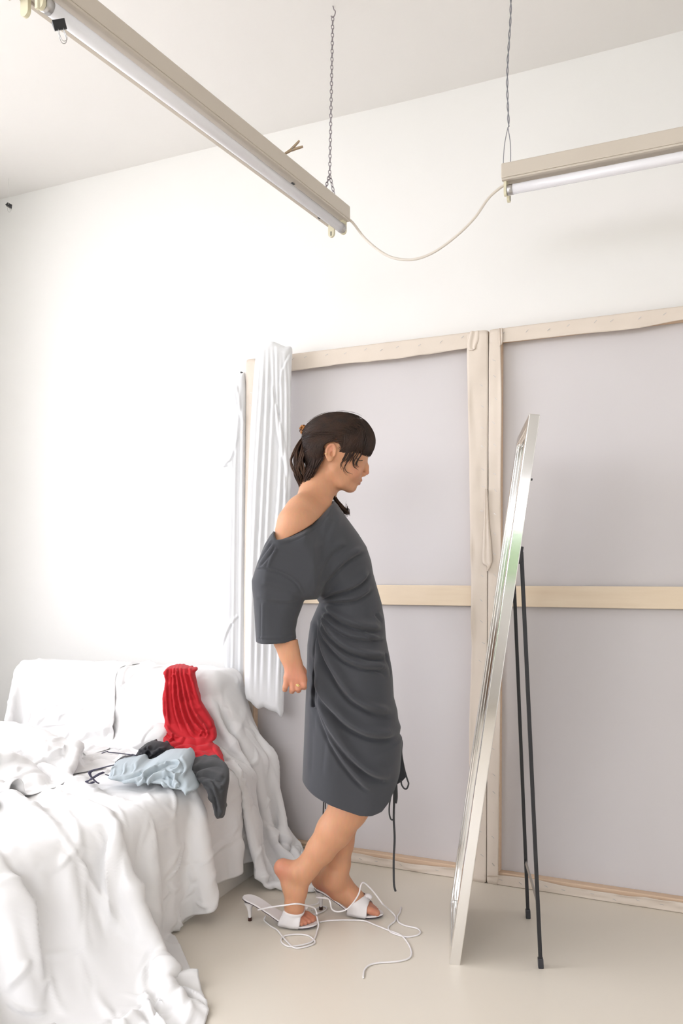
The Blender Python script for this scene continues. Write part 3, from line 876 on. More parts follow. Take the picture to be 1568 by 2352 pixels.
for P, xx in ((n_foot, 0.045), (f_foot, Wm - 0.045)):
    a = Vector((xx, hy, th + 0.006)); b = mloc(P + Vector((0, 0, 0.012)))
    dv = (b - a); q = dv.to_track_quat('Z', 'X')
    lg = bm_obj('easel_leg', box_bm((0.0105, 0.0125, dv.length), a + dv / 2, 0.001, rot=q.to_matrix()), M_BLACK, root)
    c = mloc(P + Vector((0, 0, 0.014)))
    bm_obj('rubber_foot', box_bm((0.015, 0.018, 0.028), c, 0.002, rot=q.to_matrix()), M_DARK, lg)
    bm_obj('hinge', box_bm((0.02, 0.05, 0.012), (xx, hy - 0.01, th + 0.004), 0.002), M_DARK, root)
ca = mloc(on_z(1206, 1990, 0)); 
k = 0.865
na = Vector((0.045, hy, th + 0.006)).lerp(mloc(n_foot), k - 0.02); fa = Vector((Wm - 0.045, hy, th + 0.006)).lerp(mloc(f_foot), k - 0.02)
dv = fa - na
bm_obj('cross_stay', box_bm((0.003, 0.013, dv.length), na + dv / 2, 0.0, rot=dv.to_track_quat('Z', 'X').to_matrix()), M_STAPLE, root)
for yy in (Lm * 0.885, Lm * 0.68):
    box('clip_stud', (0.006, 0.006, 0.006), (0.012, yy, th + 0.002), M_DARK, root, 0.001)
# ================================================================ sofa under dust sheets
SEAT_PLAN = [(-2.90, 2.62), (-2.90, 1.00), (-2.10, 1.16), (-1.68, 1.48), (-1.475, 1.90), (-1.485, 2.62)]
seat_z = lambda y: 0.415 - 0.05 * np.clip((1.95 - y) / 0.5, 0, 1)
ARM = ((-2.68, 2.60, 0.0), (-1.66, 2.83, 0.725), 0.05)
BOLSTER = ((-1.70, 2.63, 0.0), (-1.515, 2.825, 0.44), 0.07)
SOLIDS = [solid_slab(SEAT_PLAN, seat_z, 0.06), solid_box(*ARM), solid_box(*BOLSTER), solid_box((-1.70, 2.855, 0.0), (0.2, 2.95, 2.0), 0.005), solid_box((-3.2, 2.925, 0.0), (0.2, 3.2, 2.9), 0.005)]
sofa = empty('sofa', (-2.08, 1.7, 0))
tag(sofa, 'long sofa hidden under white dust sheets below the side window', 'sofa')
lo_, hi_ = Vector(ARM[0]) + Vector((.005, .005, 0)), Vector(ARM[1]) - Vector((.005, .005, .006))
bm_obj('end_rest', box_bm(hi_ - lo_, (lo_ + hi_) / 2 - sofa.location, .05, 5), M_SOFA, sofa, True)
lo_, hi_ = Vector(BOLSTER[0]) + Vector((.005, .005, 0)), Vector(BOLSTER[1]) - Vector((.005, .005, .006))
bm_obj('end_bolster', box_bm(hi_ - lo_, (lo_ + hi_) / 2 - sofa.location, .07, 5), M_SOFA, sofa, True)
bm = bmesh.new()
ctr_ = np.mean(SEAT_PLAN, 0)
rings = []
for ins, dz in ((.012, None), (.012, -.06), (.03, -.03), (.07, -.008)):
    ring = []
    for (x, y) in SEAT_PLAN:
        v = np.array((x, y)) - ctr_; v = v * (1 - ins / np.linalg.norm(v)) + ctr_
        z = 0.0 if dz is None else float(seat_z(v[1])) + dz - .006
        ring.append(bm.verts.new((v[0] - sofa.location.x, v[1] - sofa.location.y, z)))
    rings.append(ring)
for r0, r1 in zip(rings[:-1], rings[1:]):
    for i in range(len(r0)):
        j = (i + 1) % len(r0); bm.faces.new((r0[i], r0[j], r1[j], r1[i]))
bm.faces.new(rings[-1]); bm.faces.new(rings[0][::-1])
bm_obj('seat_base', bm, M_SOFA, sofa)

def up_sign(N):
    """grid normals point up or down depending on the winding; creases must lift away from the sofa"""
    return 1.0 if N[..., 2].mean() > 0 else -1.0
def sheet(name, x0, x1, y0, y1, z, n, m, off, label, slack=(1.05, 1.05), seed=1, amp=0.03, cells=(8, 8), steps=120, shape=None, bend=0.12, iters=16, fric=0.5, g=4.0, crease=1.0, xe=None, extra=()):
    """laid out between x0..x1, y0..y1 with spare length (slack), then dropped"""
    r = np.random.default_rng(seed)
    P = np.zeros((n, m, 3))
    ends = np.full(m, x1) if xe is None else np.array([xe(y) for y in np.linspace(y0, y1, m)])
    P[..., 0] = x0 + (ends - x0)[None] * np.linspace(0, 1, n)[:, None]; P[..., 1] = np.linspace(y0, y1, m)[None]
    P[..., 2] = z + smooth_noise(n, m, cells, amp, r) + smooth_noise(n, m, (cells[0] * 2, cells[1] * 2), amp * 0.5, r)
    P[..., 0] += smooth_noise(n, m, cells, amp * 0.4, r); P[..., 1] += smooth_noise(n, m, cells, amp * 0.4, r)
    if shape: shape(P, r)
    rest = ((ends - x0) / (n - 1) * slack[0], (y1 - y0) / (m - 1) * slack[1])
    P = drape(P, rest, SOLIDS + list(extra), off, steps, iters, bend=bend, fric=fric, g=g)
    su, sv = (n - 1) * rest[0].mean(), (m - 1) * rest[1]; ar = su * sv
    P = upsample(upsample(P)); n, m, _ = P.shape
    N = vert_normals(P.reshape(-1, 3), grid_faces(n, m)).reshape(n, m, 3)
    rel = crumple_grid(n, m, su, sv, int(ar * 55), 0.0042 * crease, (0.015, 0.05), (0.08, 0.28), seed + 50)
    rel += crumple_grid(n, m, su, sv, int(ar * 160), 0.0018 * crease, (0.006, 0.018), (0.03, 0.12), seed + 51)
    rel = np.abs(rel) * (1 + 1.6 * np.exp(-np.maximum(P[..., 2], 0) / 0.03))
    P = P + N * rel[..., None] * up_sign(N)
    P[..., 2] = np.maximum(P[..., 2], 0.004)
    o = cloth_obj(name, P, M_SHEET, 0.0016, sub=0)
    return tag(o, label, 'sheet', 'white dust sheets over the sofa')
sheet('dust_sheet', -2.74, -1.06, 0.70, 2.56, 0.46, 80, 88, 0.006, 'big white cotton sheet over the sofa seat, hanging to the floor and puddling there', (1.09, 1.22), 4, 0.045, (10, 12), 95, crease=3.2, iters=14, xe=lambda y: np.interp(y, [0.7, 1.72, 2.0, 2.6], [-1.00, -1.04, -1.24, -1.27]))
def rise(P, r):      # starts laid over the end rest
    P[..., 2] += 0.30 * (1 / (1 + np.exp(-(P[..., 1] - 2.55) / 0.03)))
sheet('dust_sheet', -2.30, -0.96, 2.40, 2.85, 0.49, 80, 42, 0.010, 'white sheet over the end rest, draped down beside the canvas to the floor', (1.06, 1.3), 9, 0.03, (10, 5), 95, rise, crease=3.2)
sheet('dust_sheet', -2.80, -2.16, 2.14, 2.84, 0.49, 50, 56, 0.014, 'white sheet over the corner of the end rest nearest the window', (1.25, 1.12), 14, 0.035, (6, 6), 95, rise, crease=3.4)
def bunch(P, r):
    P[..., 2] += 0.05 * np.sin(P[..., 1] * 14 + 3 * P[..., 0]) + 0.04 * np.sin(P[..., 0] * 17)
mounds = [solid_mound((-2.36, 2.22, .40), (.36, .15, .15)), solid_mound((-2.25, 2.0, .40), (.30, .12, .10)), solid_mound((-2.40, 1.74, .38), (.50, .17, .12)), solid_mound((-2.1, 1.5, .36), (.30, .10, .09))]
sheet('dust_sheet', -2.80, -1.98, 1.25, 2.38, 0.62, 58, 76, 0.014, 'crumpled white sheet bunched on the seat beside the window wall', (1.4, 1.3), 23, 0.05, (7, 8), 90, bunch, 0.2, crease=3.0, extra=mounds)

# small pillow behind the clothes
pil = garment('pillow', [(302, 1712), (305, 1700), (318, 1678), (340, 1664), (362, 1660), (392, 1668), (400, 1700), (396, 1722), (340, 1724), (312, 1720)], 2.98, 0.06, 0.06, [([(335, 1700), (345, 1680), (360, 1665)], 0.004, 0.012)], M_SHEET)
tag(pil, 'small white pillow tucked behind the red dress', 'pillow')

# ================================================================ clothes thrown on the sofa
def ramp(pts):
    ys = [p[0] for p in pts]; vs = [p[1] for p in pts]
    return lambda x, y: np.interp(y, ys, vs)
red_out = [(378, 1542), (386, 1532), (398, 1527), (414, 1525), (432, 1528), (444, 1532), (453, 1531), (454, 1539), (448, 1544), (452, 1566), (455, 1590), (462, 1610), (474, 1630), (485, 1648), (494, 1668), (498, 1688), (494, 1699), (487, 1704), (497, 1712), (506, 1726), (517, 1753), (506, 1748), (494, 1747), (480, 1741), (470, 1744), (454, 1742), (446, 1745), (434, 1736), (420, 1731), (408, 1733), (396, 1738), (388, 1726), (384, 1714), (376, 1704), (375, 1694), (379, 1680), (377, 1668), (379, 1655), (376, 1640), (375, 1615), (379, 1590), (383, 1565), (380, 1550)]
red_f = [([(402, 1521), (398, 1560), (398, 1600), (406, 1645), (420, 1680)], 0.011, 0.010), ([(408, 1520), (407, 1565), (412, 1610), (424, 1652), (440, 1684), (462, 1700)], 0.012, 0.011), ([(415, 1520), (418, 1570), (424, 1605), (436, 1645), (452, 1672), (480, 1694)], 0.012, 0.012),
         ([(424, 1524), (430, 1580), (440, 1622), (456, 1652), (476, 1676), (494, 1690)], 0.009, 0.011), ([(394, 1526), (388, 1580), (390, 1625), (396, 1668)], 0.010, 0.010, -1), ([(384, 1534), (383, 1600), (384, 1650)], 0.007, 0.008, -1), ([(436, 1524), (440, 1560), (447, 1590), (458, 1615)], 0.008, 0.009), ([(430, 1546), (436, 1552), (440, 1566)], 0.006, 0.006),
         ([(378, 1664), (390, 1684), (412, 1700), (446, 1706), (486, 1703)], 0.013, 0.012), ([(377, 1697), (390, 1703), (400, 1694), (404, 1682)], 0.009, 0.008), ([(382, 1712), (402, 1712), (424, 1702), (432, 1694)], 0.008, 0.010), ([(398, 1726), (424, 1716), (460, 1720), (490, 1716)], 0.007, 0.011),
         ([(440, 1740), (450, 1730), (462, 1730), (478, 1738), (506, 1738)], 0.008, 0.008), ([(450, 1640), (468, 1664), (476, 1684), (470, 1692)], 0.009, 0.008), ([(460, 1690), (470, 1680), (482, 1686)], 0.006, 0.006), ([(410, 1540), (404, 1546), (394, 1550)], 0.006, 0.006), ([(488, 1712), (500, 1732), (510, 1746)], 0.006, 0.008)]
o = garment('red_dress', red_out, 3.02, 0.022, 0.010, red_f, M_RED, yc=ramp([(1525, 0.05), (1534, 0.01), (1548, -0.012), (1660, -0.045), (1695, -0.075), (1752, -0.20)]), h=0.0026, smooth_outline=2, wrinkle=(60, .003, (.006, .016), (.02, .07), 3))
tag(o, 'bright red dress hung over the end rest and spilling onto the seat', 'dress', 'clothes thrown on the sofa')
blue_out = [(257, 1783), (260, 1766), (266, 1750), (284, 1744), (306, 1740), (326, 1737), (341, 1750), (368, 1735), (396, 1727), (424, 1724), (438, 1732), (443, 1750), (441, 1765), (450, 1784), (458, 1806), (444, 1812), (432, 1823), (422, 1809), (400, 1806), (380, 1797), (350, 1794), (300, 1793)]
blue_f = [([(262, 1782), (310, 1776), (352, 1758), (392, 1738), (425, 1730)], 0.0096, 0.011), ([(286, 1790), (330, 1782), (362, 1762), (400, 1744)], 0.0112, 0.010), ([(322, 1793), (344, 1784), (350, 1768), (376, 1756)], 0.0112, 0.009),
          ([(350, 1794), (366, 1776), (384, 1770), (400, 1776)], 0.0128, 0.009), ([(388, 1748), (404, 1740), (420, 1744), (414, 1752), (400, 1754)], 0.0112, 0.007), ([(384, 1774), (400, 1768), (410, 1776), (404, 1786), (416, 1794)], 0.0128, 0.007),
          ([(420, 1730), (432, 1748), (428, 1764), (410, 1768)], 0.0096, 0.008), ([(412, 1800), (424, 1788), (418, 1776), (430, 1766)], 0.0112, 0.008), ([(272, 1750), (274, 1762), (270, 1776)], 0.0048, 0.007), ([(294, 1745), (297, 1758), (292, 1772)], 0.0048, 0.007), ([(318, 1742), (322, 1752), (316, 1764)], 0.0048, 0.007), ([(396, 1804), (392, 1786), (384, 1780)], 0.0096, 0.008)]
o = garment('blue_garment', blue_out, 2.63, 0.075, 0.016, blue_f, M_BLUE, wrinkle=(50, .002, (.006, .016), (.02, .07), 4), yc=ramp([(1725, 0.07), (1792, -0.03), (1823, -0.07)]), h=0.0025)
tag(o, 'crumpled pale blue jersey garment lying on the white seat sheet', 'clothing', 'clothes thrown on the sofa')
blk_out = [(270, 1749), (276, 1742), (296, 1738), (314, 1736), (320, 1723), (334, 1709), (350, 1704), (372, 1706), (388, 1714), (400, 1722), (400, 1740), (372, 1748), (346, 1752), (330, 1750), (300, 1752)]
blk_f = [([(318, 1738), (340, 1728), (356, 1712)], 0.0128, 0.010), ([(330, 1742), (352, 1734), (372, 1720), (390, 1718)], 0.0128, 0.010), ([(344, 1708), (352, 1720), (368, 1726)], 0.0112, 0.009), ([(276, 1746), (300, 1744), (318, 1742)], 0.0080, 0.007), ([(325, 1722), (340, 1718), (350, 1708)], 0.0096, 0.008)]
o = garment('black_garment', blk_out, 2.80, 0.06, 0.02, blk_f, M_BLK, wrinkle=(60, .004, (.006, .016), (.02, .07), 5), h=0.003)
tag(o, 'crumpled black garment pushed under the red dress', 'clothing', 'clothes thrown on the sofa')
gry_out = [(436, 1744), (470, 1739), (498, 1744), (518, 1756), (526, 1774), (525, 1800), (520, 1832), (516, 1872), (508, 1877), (497, 1877), (491, 1856), (480, 1822), (464, 1796), (452, 1784), (438, 1766)]
gry_f = [([(442, 1768), (470, 1758), (500, 1752), (520, 1762)], 0.0120, 0.012), ([(452, 1780), (480, 1776), (510, 1784), (524, 1776)], 0.0120, 0.011), ([(466, 1792), (488, 1800), (500, 1826), (506, 1874)], 0.0090, 0.010), ([(480, 1820), (492, 1842), (500, 1874)], 0.0060, 0.006), ([(490, 1786), (508, 1806), (520, 1800)], 0.0075, 0.009)]
o = garment('grey_garment', gry_out, 2.60, 0.042, 0.016, gry_f, M_GREY2, wrinkle=(40, .003, (.008, .02), (.02, .08), 6), h=0.003, yc=ramp([(1739, 0.13), (1785, 0.02), (1805, -0.005), (1877, -0.02)]))
tag(o, 'dark grey garment hanging over the seat edge below the red dress', 'clothing', 'clothes thrown on the sofa')
def tape(name, pts, d, label):
    P = catmull([at(x, y, d + (q[2] if len(q) > 2 else 0)) for q in pts for (x, y) in [q[:2]]], 6)
    o = tube(name, P, 0.0058, M_NAVY, None, 8, flat=0.28, flat_dir=(0.25, 0.3, 0.9))
    return tag(o, label, 'tape', 'dark drawstring tapes on the seat')
tape('drawstring_tape', [(316, 1736), (296, 1733), (272, 1730), (250, 1728), (246, 1726), (234, 1730)], 2.70, 'dark drawstring tape trailing from the black garment')
t1 = tape('drawstring_tape', [(262, 1757, 0.02), (240, 1762, 0.01), (218, 1768, 0), (206, 1774, -0.02), (210, 1785, -0.04), (222, 1797, -0.07), (228, 1799, -0.07)], 2.58, 'dark drawstring tape in a zigzag beside the pale blue garment')
tape('drawstring_tape', [(238, 1774, 0.0), (226, 1779, -0.02), (210, 1789, -0.04), (199, 1796, -0.05), (206, 1799, -0.07), (216, 1796, -0.06)], 2.58, 'shorter dark drawstring end crossing the zigzag tape')
tape('drawstring_tape', [(262, 1783), (250, 1781), (242, 1779)], 2.58, 'dark tape stub poking out of the pale blue garment')

# ================================================================ white cloths hung on the corner of the tall canvas
wc_out = [(589, 806), (600, 796), (612, 789), (625, 785), (640, 790), (656, 797), (671, 800), (669, 850), (668, 1000), (667, 1150), (662, 1300), (654, 1450), (651, 1636), (634, 1635), (616, 1630), (606, 1624), (592, 1628), (576, 1612), (562, 1588), (563, 1450), (565, 1250), (572, 1050), (580, 900)]
wc_f = [([(604, 800), (598, 900), (586, 1100), (576, 1350), (572, 1590)], 0.008, 0.014), ([(613, 794), (610, 900), (602, 1100), (590, 1350), (585, 1610)], 0.009, 0.014), ([(622, 790), (624, 900), (615, 1100), (604, 1350), (598, 1610)], 0.009, 0.015),
        ([(632, 790), (634, 900), (634, 980), (650, 1060), (658, 1110), (650, 1150)], 0.008, 0.014), ([(640, 795), (643, 900), (640, 1100), (622, 1350), (616, 1620)], 0.008, 0.014), ([(650, 800), (654, 930), (650, 1180), (640, 1400), (634, 1630)], 0.008, 0.012),
        ([(660, 800), (662, 950), (660, 1200), (650, 1400), (645, 1630)], 0.006, 0.009), ([(668, 810), (646, 860), (640, 900)], 0.004, 0.008), ([(626, 880), (636, 930), (652, 1000), (660, 1060)], 0.005, 0.010, -1), ([(585, 870), (576, 1000), (570, 1200)], 0.005, 0.009)]
o = garment('white_cloth', wc_out, 3.185, 0.035, 0.03, wc_f, M_VOILE, h=0.0035)
tag(o, 'long white pleated cloth hung over the top corner of the tall canvas', 'cloth', 'white cloths hung at the canvas corner')
lc_out = [(556, 858), (546, 868), (537, 884), (531, 905), (536, 932), (544, 955), (530, 1000), (514, 1062), (512, 1074), (528, 1082), (523, 1200), (518, 1320), (513, 1440), (511, 1500), (522, 1560), (528, 1604), (566, 1606), (566, 1300), (566, 900)]
lc_f = [([(552, 870), (545, 960), (538, 1080), (534, 1400), (530, 1600)], 0.006, 0.010), ([(540, 885), (548, 930), (556, 985)], 0.006, 0.010), ([(556, 900), (552, 1200), (548, 1590)], 0.005, 0.010), ([(516, 1068), (535, 1055), (552, 1000)], 0.004, 0.010), ([(512, 1490), (530, 1440), (556, 1410)], 0.006, 0.010)]
o = garment('white_cloth', lc_out, 3.345, 0.022, 0.02, lc_f, M_VOILE, h=0.0035)
tag(o, 'narrow white cloth hanging against the wall just beyond the canvas edge', 'cloth', 'white cloths hung at the canvas corner')
o = box('wall_nail', (0.006, 0.03, 0.006), on_y(557, 857, 2.945) , M_DARK, None, 0.001)
o.location = (0, 0, 0)
tag(o, 'dark nail in the wall at the top of the narrow white cloth', 'nail')
# ================================================================ the woman
D0 = 2.57
S0 = D0 / F
base = at(CX, HY, D0)
person = empty('person', (base.x, base.y, 0), (0, 0, TH))
tag(person, 'woman in a draped charcoal dress leaning forward before the mirror, stepping out of white sandals', 'person')
def L(px, py, ly=0.0):
    d = D0 + ly
    return np.array([(px - CX) / F * d, ly, CH + (HY - py) / F * d])
def Lf(px, py, z=0.0):
    d = depth_at_z(py, z)
    return np.array([(px - CX) / F * d, d - D0, z])
prims = []
def limb(pts, k=0.012):
    for a, b in zip(pts[:-1], pts[1:]):
        prims.append((capsule(L(*a[:3]), L(*b[:3]), a[3], b[3]), 'add', k))
def ell(px, py, ly, rx, rz, ry, rot=0, k=0.012, op='add'):
    prims.append((ellipsoid(L(px, py, ly), (rx, ry, rz), rot_xz(rot)), op, k))
px_ = S0
# trunk (under the dress)
limb([(800, 1590, 0, .10), (797, 1480, 0, .085), (790, 1400, 0, .08), (772, 1300, 0, .085), (748, 1232, 0, .08)], .03)
ell(738, 1222, 0.0, .070, .075, .125, 20, .03)
ell(800, 1585, 0.0, .10, .10, .145, 0, .03)
# shoulders, neck
limb([(728, 1160, 0, .056), (732, 1118, 0, .048), (752, 1078, 0, .048)], .03)
limb([(722, 1140, -.015, .045), (692, 1178, -.095, .045), (679, 1200, -.125, .05)], .035)
limb([(733, 1145, .02, .04), (738, 1178, .09, .042), (742, 1200, .12, .046)], .035)
limb([(690, 1200, -.12, .035), (740, 1175, -.04, .035)], .03)
# near arm
limb([(676, 1205, -.13, .051), (645, 1280, -.165, .045), (622, 1355, -.18, .039)], .02)
limb([(622, 1355, -.18, .040), (640, 1420, -.175, .037), (655, 1470, -.168, .0320), (664, 1500, -.174, .0275), (668, 1516, -.176, .0255)], .02)
def hand(dx, dy, l0, sg, flip=1):
    """back of the hand towards the viewer when sg=1; thumb side at +x"""
    q = lambda x, y, l: (674 + flip * (x - 674) + dx, y + dy, l0 + sg * l)
    limb([(*q(668, 1514, 0), .0235), (*q(672, 1530, -.002), .0205)], .012)
    for (x0, x1) in ((667, 661), (671, 672), (676, 683), (681, 693)):        # metacarpals
        limb([(*q(x0, 1522, -.002), .014), (*q(x1, 1555, -.008), .0125)], .012)
    fing = [(659, 1556, 655, 1577, 654, 1584, .0076, .0068), (671, 1558, 672, 1582, 670, 1587, .0088, .0080), (683, 1558, 685, 1580, 685, 1585, .0090, .0082), (694, 1556, 697, 1573, 698, 1578, .0090, .0082)]
    for x0, y0, x1, y1, x2, y2, r0, r1 in fing:
        limb([(*q(x0, y0, -.008), r0 + .002), (*q(x1, y1, -.012), r0)], .006)
        limb([(*q(x1, y1, -.012), r0), (*q(x2, y2, .010), r1), (*q(x2 + 1, y2 - 9, .026), r1 * .92)], .004)
    limb([(*q(683, 1524, .008), .013), (*q(694, 1542, .020), .0115), (*q(697, 1560, .026), .0095), (*q(692, 1572, .028), .008)], .008)   # thumb, folded in
hand(0, 0, -.176, 1)
# far arm, folded in front of the body
limb([(744, 1205, .125, .046), (778, 1290, .165, .045), (795, 1360, .175, .039), (812, 1430, .17, .034), (826, 1500, .15, .0255)], .02)
hand(156, -16, .148, -1)
# thighs and shanks
limb([(795, 1600, -.065, .088), (812, 1720, -.06, .076), (826, 1818, -.052, .060)], .03)
limb([(803, 1600, .065, .088), (806, 1720, .065, .076), (800, 1826, .06, .058)], .03)
limb([(827, 1815, -.052, .058), (800, 1858, -.046, .0575), (767, 1908, -.040, .0520), (736, 1952, -.034, .0415), (707, 1990, -.03, .0335), (694, 2006, -.03, .0325)], .025)
limb([(800, 1826, .06, .056), (787, 1880, .06, .050), (779, 1935, .06, .043), (776, 1985, .06, .036), (770, 2015, .06, .0335)], .025)
# ---- feet. sandal frames: heel tip and toe on the floor, in the figure's own axes
class Shoe: pass
def shoe_frame(heel_px, toe_px, far):
    s = Shoe(); s.H = Lf(*heel_px); s.T = Lf(*toe_px)
    e = s.T - s.H; s.len = np.linalg.norm(e); s.e = e / s.len
    s.n = np.array([s.e[1], -s.e[0], 0.0])             # towards the camera
    if s.n[1] > 0: s.n = -s.n
    s.back = 0.022; s.full = s.len + s.back
    s.far = far
    return s
def shoe_pt(s, t, n=0.0, z=0.0):
    return s.H + s.e * (t * s.full - s.back) + s.n * n + np.array([0, 0, z])
near_shoe = shoe_frame((573, 2114), (728, 2130), False)
far_shoe = shoe_frame((737, 2089), (879, 2107), True)
def limb3(pts, k=0.01):
    for (a, ra), (b, rb) in zip(pts[:-1], pts[1:]):
        prims.append((capsule(a, b, ra, rb), 'add', k))
def toes(s, inner):
    """inner: side of the big toe, +1 towards the camera"""
    data = [(0.93, .021, .0115, .70), (0.925, .006, .0085, .70), (0.90, -.007, .0080, .69), (0.865, -.019, .0076, .67), (0.825, -.029, .0074, .65)]
    for t1, n1, r, t0 in data:
        a = shoe_pt(s, t0, inner * n1 * 0.95, .030); m = shoe_pt(s, (t0 + t1) / 2 + .03, inner * n1, .026); b = shoe_pt(s, t1, inner * n1 * (0.8 if n1 > .02 else 1), .0185)
        limb3([(a, r * 1.25), (m, r), (b, r * .93)], .006)
FOOT0 = len(prims)
# near foot, heel raised
ball = shoe_pt(near_shoe, .66, 0, .034)
limb3([(L(693, 2006, -.03), .0315), (L(684, 2048, -.03), .0255), (L(679, 2085, -.033), .0225), (ball + (.004, 0, .0), .022)], .02)
limb3([(L(650, 1995, -.02), .0235), (L(665, 2035, -.025), .0215), (L(672, 2080, -.03), .0205), (ball, .021)], .018)
limb3([(L(649, 1992, -.02), .0245), (L(680, 2003, -.025), .031)], .02)
ell(681, 2005, -.052, .012, .013, .010, 0, .02)
limb3([(shoe_pt(near_shoe, .66, -.022, .028), .018), (shoe_pt(near_shoe, .64, .026, .026), .016)], .02)
toes(near_shoe, -1)
# far foot, standing in its sandal
ankle = L(770, 2015, .06)
limb3([(ankle, .034), (shoe_pt(far_shoe, .40, 0, .088), .032), (shoe_pt(far_shoe, .58, .004, .056), .026), (shoe_pt(far_shoe, .70, .010, .036), .022)], .025)
limb3([(shoe_pt(far_shoe, .10, 0, .098), .0255), (shoe_pt(far_shoe, .35, 0, .068), .026), (shoe_pt(far_shoe, .55, -.008, .042), .022), (shoe_pt(far_shoe, .68, -.012, .032), .020)], .025)
limb3([(shoe_pt(far_shoe, .09, 0, .105), .027), (ankle + (-.01, 0, -.005), .034)], .03)
limb3([(shoe_pt(far_shoe, .68, .022, .030), .020), (shoe_pt(far_shoe, .66, -.026, .026), .016)], .02)
prims.append((ellipsoid(L(768, 2017, .028), (.012, .010, .013)), 'add', .02))
toes(far_shoe, 1)
FOOT1 = len(prims)
def foot_sdf(P): return combine([(f(P), op, k) for f, op, k in BODY_PRIMS_FEET])
BODY_PRIMS_FEET = prims[FOOT0:FOOT1]
def off_foot(P, gap):
    P = np.array(P, float); sh = P.shape; P = P.reshape(-1, 3)
    for _ in range(5):
        d = foot_sdf(P); e = .001
        G = np.stack([foot_sdf(P + np.eye(3)[i] * e) - foot_sdf(P - np.eye(3)[i] * e) for i in range(3)], 1); G[:, 2] = np.maximum(G[:, 2], 0); G /= np.linalg.norm(G, axis=1)[:, None] + 1e-9
        P = P + G * np.maximum(gap - d, 0)[:, None]
    return P.reshape(sh)
# ---- head
ell(772, 1026, 0, 66 * px_, 58 * px_, .073, 8, .02)
ell(786, 1040, 0, 52 * px_, 50 * px_, .070, 20, .03)
ell(799, 1074, 0, 33 * px_, 52 * px_, .056, 22, .03)               # face
limb([(766, 1080, -.047, .017), (785, 1107, -.032, .013), (802, 1117, -.011, .013)], .02)
limb([(766, 1080, .047, .017), (785, 1107, .032, .013), (802, 1117, .011, .013)], .02)
ell(806, 1118.5, 0, .0155, .0150, .018, 15, .016)                       # chin
ell(816, 1083, -.034, .018, .022, .016, 20, .02); ell(816, 1083, .034, .018, .022, .016, 20, .02)    # cheeks
ell(827, 1045, 0, .017, .020, .045, 15, .02)                        # brow
limb([(835, 1054, 0, .0072), (840.5, 1072, 0, .0074), (842, 1085, 0, .0080)], .009)   # nose
ell(835, 1090, -.010, .0078, .0062, .0062, 20, .008); ell(835, 1090, .010, .0078, .0062, .0062, 20, .008)
ell(839, 1095, -.0055, .0042, .0026, .0030, 10, .002, 'cut'); ell(839, 1095, .0055, .0042, .0026, .0030, 10, .002, 'cut')
ell(820, 1102, 0, .0125, .0125, .025, 20, .015)                     # mouth mound
ell(827, 1102.5, 0, .0072, .0046, .018, 25, .004)                     # upper lip
ell(823, 1110.5, 0, .0068, .0050, .0165, 20, .004)                  # lower lip
limb([(826, 1107.5, -.022, .0012), (830, 1107.3, 0, .0014), (826, 1107.5, .022, .0012)][:2], .003)
prims[-1] = (prims[-1][0], 'cut', .003)
ell(823, 1060, -.031, .0125, .0115, .0135, 10, .008); ell(823, 1060, .031, .0125, .0115, .0135, 10, .008)   # lowered lids
# ears
for sg in (-1, 1):
    ell(759, 1041, sg * .073, 10.5 * px_, 19 * px_, .008, 10, .006)
    a_ = np.linspace(-2.4, 1.9, 9)
    rim = [L(759.5 + 10.5 * math.sin(t) * 0.98 + 0 + 2.5 * math.cos(t), 1038 - 17.5 * math.cos(t), sg * .079) for t in a_]
    for p, q in zip(rim[:-1], rim[1:]): prims.append((capsule(p, q, .0036, .0036), 'add', .003))
    ell(761.5, 1044, sg * .086, 5.4 * px_, 9 * px_, .0125, 10, .003, 'cut')
    ell(758, 1054, sg * .077, .0075, .0085, .005, 0, .006)
    limb([(767, 1046, sg * .078, .0035), (768, 1040, sg * .077, .003)], .004)
free_px = [(540, 900), (900, 900), (900, 1100), (790, 1135), (768, 1146), (752, 1166), (735, 1188), (716, 1206), (697, 1220), (670, 1235), (650, 1242), (640, 1243), (632, 1216), (540, 1200)]
polyF = None
tor = [(766, 1150), (776, 1160), (786, 1176), (800, 1195), (822, 1225), (841, 1255), (852, 1288), (857, 1318), (866, 1350), (876, 1385), (883, 1425), (886, 1465), (894, 1508), (901, 1550), (904, 1600), (912, 1630), (914, 1650), (920, 1668), (917, 1684), (923, 1693), (922, 1722), (917, 1780), (908, 1850), (900, 1920), (690, 1920), (694, 1800), (696, 1750), (700, 1650), (704, 1560), (706, 1480), (713, 1430), (727, 1397), (733, 1384), (716, 1360), (690, 1330), (664, 1280), (650, 1232), (680, 1190), (730, 1163)]
polyT = Poly2D(np.array([L(*p)[[0, 2]] for p in tor]), .003)
slv = [(633, 1214), (620, 1230), (608, 1250), (592, 1290), (578, 1334), (579, 1352), (582, 1375), (585, 1420), (588, 1477), (590, 1560), (680, 1560), (680, 1471), (678, 1448), (683, 1420), (692, 1396), (698, 1379), (728, 1377), (745, 1350), (757, 1300), (740, 1250), (705, 1215), (670, 1225)]
LS = -.165
polyS = Poly2D(np.array([L(*p, LS)[[0, 2]] for p in slv]), .003)
def tw(x, z):      # half depth of the dress by height
    return np.interp(z, [.35, .55, .80, 1.0, 1.06, 1.15, 1.28, 1.37], [.150, .158, .162, .140, .135, .150, .162, .150])
def sw(x, z):
    return np.interp(z, [.90, 1.05, 1.15, 1.3], [.066, .068, .066, .060])
def sc(x, z):
    return LS + np.interp(x, [-.22, -.08, -.03], [0, .02, .07])
torso_f = inflate(polyT, 0.0, tw, .115); sleeve_f = inflate(polyS, sc, sw, .048)
dress_p = [(torso_f, 'add', .02), (sleeve_f, 'add', .035)]
